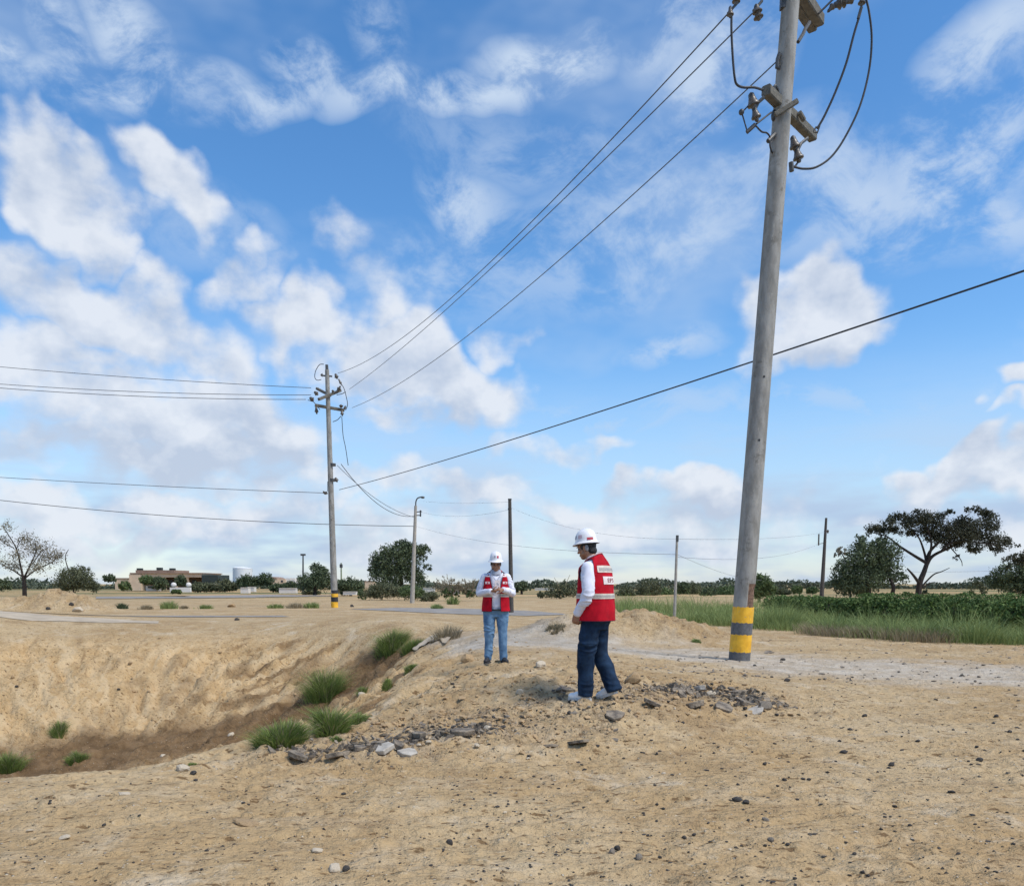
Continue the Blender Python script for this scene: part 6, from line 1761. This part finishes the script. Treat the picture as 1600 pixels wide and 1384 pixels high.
# stones that nothing tells apart
for i in range(90):
    u = rr.random()
    if u < .45: px, py, w_, key, lb, g_ = rr.uniform(1000, 1600), rr.uniform(1090, 1384), rr.uniform(6, 10), 'dk', 'small dark stone scattered on the right half of the sand', 'dark stones scattered on the right sand'
    elif u < .62: px, py, w_, key, lb, g_ = rr.uniform(0, 900), rr.uniform(1225, 1384), rr.uniform(5, 8), 'dk', 'small dark stone scattered on the left half of the sand', 'dark stones scattered on the left sand'
    elif u < .8: px, py, w_, key, lb, g_ = rr.uniform(840, 1190), rr.uniform(1045, 1120), rr.uniform(7, 14), rr.choice(['gy', 'gy', 'dk', 'pl']), 'small broken stone in the rubble around the nearer man', 'rubble stones on the mound'
    elif u < .9: px, py, w_, key, lb, g_ = rr.uniform(600, 760), rr.uniform(1135, 1175), rr.uniform(6, 12), rr.choice(['gy', 'dk', 'pl']), 'small broken stone in the rubble at the near rim', 'rubble stones at the near rim'
    else: px, py, w_, key, lb, g_ = rr.uniform(0, 480), rr.uniform(995, 1120), rr.uniform(5, 9), rr.choice(['dk', 'tan', 'tan']), 'small clod lying on the far wall of the pit', 'clods on the far pit wall'
    stone(px, py, w_, key, lb, g_, rr, rr.uniform(.45, .75))


def slab(px, py, wpx, thick, m, label, rr, tilt=(.2, .2), group='broken slabs'):
    g = stand(px, py); r = wpx * g.y / F / 2; n = rr.randint(5, 7); bm = bmesh.new()
    ang_ = sorted(rr.uniform(0, 2 * math.pi) for _ in range(n)); ang_ = [2 * math.pi * (k + rr.uniform(-.3, .3)) / n for k in range(n)]
    top = [bm.verts.new((math.cos(a) * r * rr.uniform(.7, 1.1), math.sin(a) * r * rr.uniform(.5, .85), thick / 2 + rr.uniform(-.1, .1) * thick)) for a in ang_]
    bot = [bm.verts.new((v.co.x * rr.uniform(.85, 1.0), v.co.y * rr.uniform(.85, 1.0), -thick / 2)) for v in top]
    bm.faces.new(top); bm.faces.new(bot[::-1])
    for k in range(n): bm.faces.new((bot[k], bot[(k + 1) % n], top[(k + 1) % n], top[k]))
    bmesh.ops.recalc_face_normals(bm, faces=bm.faces)
    bmesh.ops.bevel(bm, geom=list(bm.edges), offset=thick * .12, segments=1, affect='EDGES')
    me = bpy.data.meshes.new('slab'); bm.to_mesh(me); bm.free(); me.materials.append(m)
    o = bpy.data.objects.new('slab', me); COL.objects.link(o); o.location = (g.x, g.y, g.z + thick * .3)
    o.rotation_euler = (rr.uniform(-1, 1) * tilt[0], rr.uniform(-1, 1) * tilt[1], rr.uniform(0, 6.28))
    return tag(o, label, 'slab', group)


for px, py, w_, th, m, lb in [
    (562, 1172, 34, .05, m_slab, 'dark tilted slab at the left end of the near rim rubble'), (600, 1172, 52, .045, m_slab_p, 'long pale slab lying on the near rim'), (640, 1178, 40, .04, m_slab_p, 'cracked pale slab right of the long pale one'), (622, 1166, 30, .05, m_slab, 'grey slab sticking up behind the pale ones'),
    (470, 1183, 60, .04, m_slab, 'thin dark slab edge left on the rim'), (530, 1181, 50, .04, m_slab, 'thin dark slab edge next to the tilted one'), (690, 1150, 30, .06, m_slab, 'black chunk in the middle of the rim rubble'), (655, 1150, 40, .05, m_slab, 'rough grey chunk of road surface at the rim'), (722, 1146, 44, .05, m_slab, 'rough grey chunk at the right of the rim rubble'),
    (1085, 1104, 44, .06, m_slab, 'dark slab in the rubble before the pole, left'), (1130, 1108, 46, .05, m_slab, 'low dark slab at the front of the rubble'), (1165, 1100, 50, .06, m_slab, 'large grey slab at the right of the rubble'), (1150, 1085, 44, .06, m_slab, 'tilted grey slab in the middle of the rubble'), (1060, 1082, 36, .05, m_slab, 'grey slab left in the rubble behind the heel'),
    (1095, 1078, 26, .06, m_slab_p, 'pale slab on top of the rubble'), (1180, 1112, 40, .035, m_slab_p, 'thin pale slab edge at the very front of the rubble'), (1020, 1100, 40, .04, m_slab, 'dusty slab near the feet of the nearer man'), (960, 1118, 46, .03, m_slab, 'flat dark patch of road crust before the nearer man'),
    (880, 1076, 40, .03, m_slab, 'dark crust patch at the left foot of the nearer man'), (905, 1160, 50, .025, m_slab, 'low dark crust on the sand below the nearer man'), (860, 1168, 40, .025, m_slab, 'thin dark crust left of the low dark one'), (715, 988, 26, .05, m_slab_p, 'white slab beside the grey dried bush'), (1200, 1020, 20, .03, m_slab, 'thin dark crust right of the pole foot')]:
    slab(px, py, w_, th, m, lb, rr, (.35, .35))


def pebbles(name, n, region, key, size, label, seed, kindm):
    """grains too small to pick apart, as one mesh of low broken lumps"""
    rng = np.random.default_rng(seed)
    bmt = bmesh.new(); bmesh.ops.create_icosphere(bmt, subdivisions=1, radius=1.0)
    base = np.array([tuple(v.co) for v in bmt.verts]); tri = np.array([[v.index for v in f.verts] for f in bmt.faces]); bmt.free()
    x, y = region(rng, n); z = ground_z(x, y); r = size * np.exp(np.clip(rng.normal(size=n), -2, 1.3) * .45) * np.clip(y / 7.5, .5, 1.3)
    v = base[None] * (1 + rng.uniform(-.5, .35, (n, len(base), 1))) * r[:, None, None] * np.array([1, 1, .55]) * rng.uniform(.55, 1.3, (n, 1, 3))
    a = rng.uniform(0, 6.28, n); ca, sa = np.cos(a)[:, None], np.sin(a)[:, None]
    vx = v[..., 0] * ca - v[..., 1] * sa; vy = v[..., 0] * sa + v[..., 1] * ca
    v = np.stack([vx + x[:, None], vy + y[:, None], v[..., 2] + (z + r * .2)[:, None]], -1).reshape(-1, 3)
    me = np_mesh(name, v, tris=(np.arange(n)[:, None, None] * len(base) + tri[None]).reshape(-1, 3), smooth=False)
    return link(name, me, kindm, None, kind='stuff', label=label, cat='gravel')


def shards(name, n, region, size, label, seed, kindm, tilt=.5):
    """flat angular splinters of broken road crust, half sunk in the dirt"""
    rng = np.random.default_rng(seed); K = 5
    a = (np.arange(K)[None] + rng.uniform(-.35, .35, (n, K))) * 2 * math.pi / K; rad = rng.uniform(.6, 1.15, (n, K))
    x, y = region(rng, n); z = ground_z(x, y); r = size * np.exp(np.clip(rng.normal(size=n), -1.5, 1.4) * .5)
    px_, py_ = np.cos(a) * rad * r[:, None], np.sin(a) * rad * r[:, None] * rng.uniform(.5, .9, (n, 1)); th = r * rng.uniform(.15, .4, n)
    top = np.stack([px_, py_, np.repeat(th[:, None], K, 1) * rng.uniform(.8, 1.2, (n, K))], -1); bot = np.stack([px_ * .9, py_ * .9, -np.repeat(th[:, None], K, 1)], -1)
    v = np.concatenate([top, bot], 1)
    t1, t2 = rng.normal(size=n) * tilt, rng.normal(size=n) * tilt
    v[..., 2] += v[..., 0] * np.tan(np.clip(t1, -.8, .8))[:, None] + v[..., 1] * np.tan(np.clip(t2, -.8, .8))[:, None]
    v += np.stack([x, y, z + th * .3], -1)[:, None]
    tri = [(0, i, i + 1) for i in range(1, K - 1)] + [(K, K + i + 1, K + i) for i in range(1, K - 1)]
    for i in range(K): j = (i + 1) % K; tri += [(i, K + i, K + j), (i, K + j, j)]
    me = np_mesh(name, v.reshape(-1, 3), tris=(np.arange(n)[:, None, None] * 2 * K + np.array(tri)[None]).reshape(-1, 3), smooth=False)
    return link(name, me, kindm, None, kind='stuff', label=label, cat='rubble')


def reg_px(x0, x1, y0, y1):
    def f(rng, n):
        px, py = rng.uniform(x0, x1, n), rng.uniform(y0, y1, n); yc = -(py - PPY) / F
        dz = -math.sin(PITCH) + yc * math.cos(PITCH); dy = math.cos(PITCH) + yc * math.sin(PITCH); t_ = -CAMZ / dz
        return (px - CX) / F * t_, dy * t_
    return f


def reg_line(line, wid):
    def f(rng, n):
        L_ = np.array(line); j = rng.integers(0, len(L_) - 1, n); u = rng.uniform(0, 1, n)[:, None]
        p = L_[j] + (L_[j + 1] - L_[j]) * u + rng.normal(size=(n, 2)) * wid
        return p[:, 0], p[:, 1]
    return f


pebbles('dark_pebbles', 1300, reg_px(700, 1900, 1040, 1420), 'dk', .0125, 'dark grains of gravel strewn over the right sand', 501, m_st_dk)
pebbles('dark_pebbles', 700, reg_px(-300, 900, 1215, 1420), 'dk', .010, 'dark grains of gravel strewn over the left sand', 502, m_st_dk)
pebbles('pale_pebbles', 350, reg_px(-200, 1800, 1130, 1420), 'pl', .010, 'pale grains of gravel strewn over the sand', 503, m_st_pl)
pebbles('rubble_grit', 150, reg_line(GRAVEL, .30), 'gy', .016, 'grey broken grit lying on the mound', 504, m_st_gy)
pebbles('rubble_grit', 220, reg_line(GRAVEL, .34), 'dk', .015, 'dark broken grit lying on the mound', 505, m_st_dk)
pebbles('rubble_clods', 900, reg_line(GRAVEL, .55), 'tan', .017, 'earth crumbs mixed into the rubble of the mound', 508, m_st_tan)
pebbles('soil_clods', 1300, reg_px(-200, 1000, 990, 1160), 'tan', .019, 'crumbs of earth on the pit walls and far rim', 506, m_st_tan)
pebbles('soil_clods', 500, reg_px(1000, 1900, 1000, 1070), 'tan', .018, 'crumbs of earth on the track behind the pole', 507, m_st_gy)
RUB_R = [tuple(atz(*p)[:2]) for p in [(1040, 1080, .25), (1090, 1082, .2), (1150, 1092, .15), (1200, 1100, .08)]]
RUB_L = [tuple(atz(*p)[:2]) for p in [(430, 1178, .06), (560, 1172, .06), (640, 1160, .08), (720, 1146, .1), (760, 1140, .12)]]
shards('rubble_shards', 420, reg_line(RUB_R, .20), .030, 'angular splinters of road crust right of the nearer man', 511, m_slab)
shards('rubble_shards', 420, reg_line(RUB_L, .12), .026, 'angular splinters of road crust along the near rim', 512, m_slab)
shards('rubble_shards', 160, reg_line(GRAVEL, .36), .020, 'dusty angular splinters all over the mound', 513, m_st_gy, .4)
for _o in scene.objects:
    if _o.parent is None and 'category' in _o and 'kind' not in _o: _o['kind'] = 'thing'
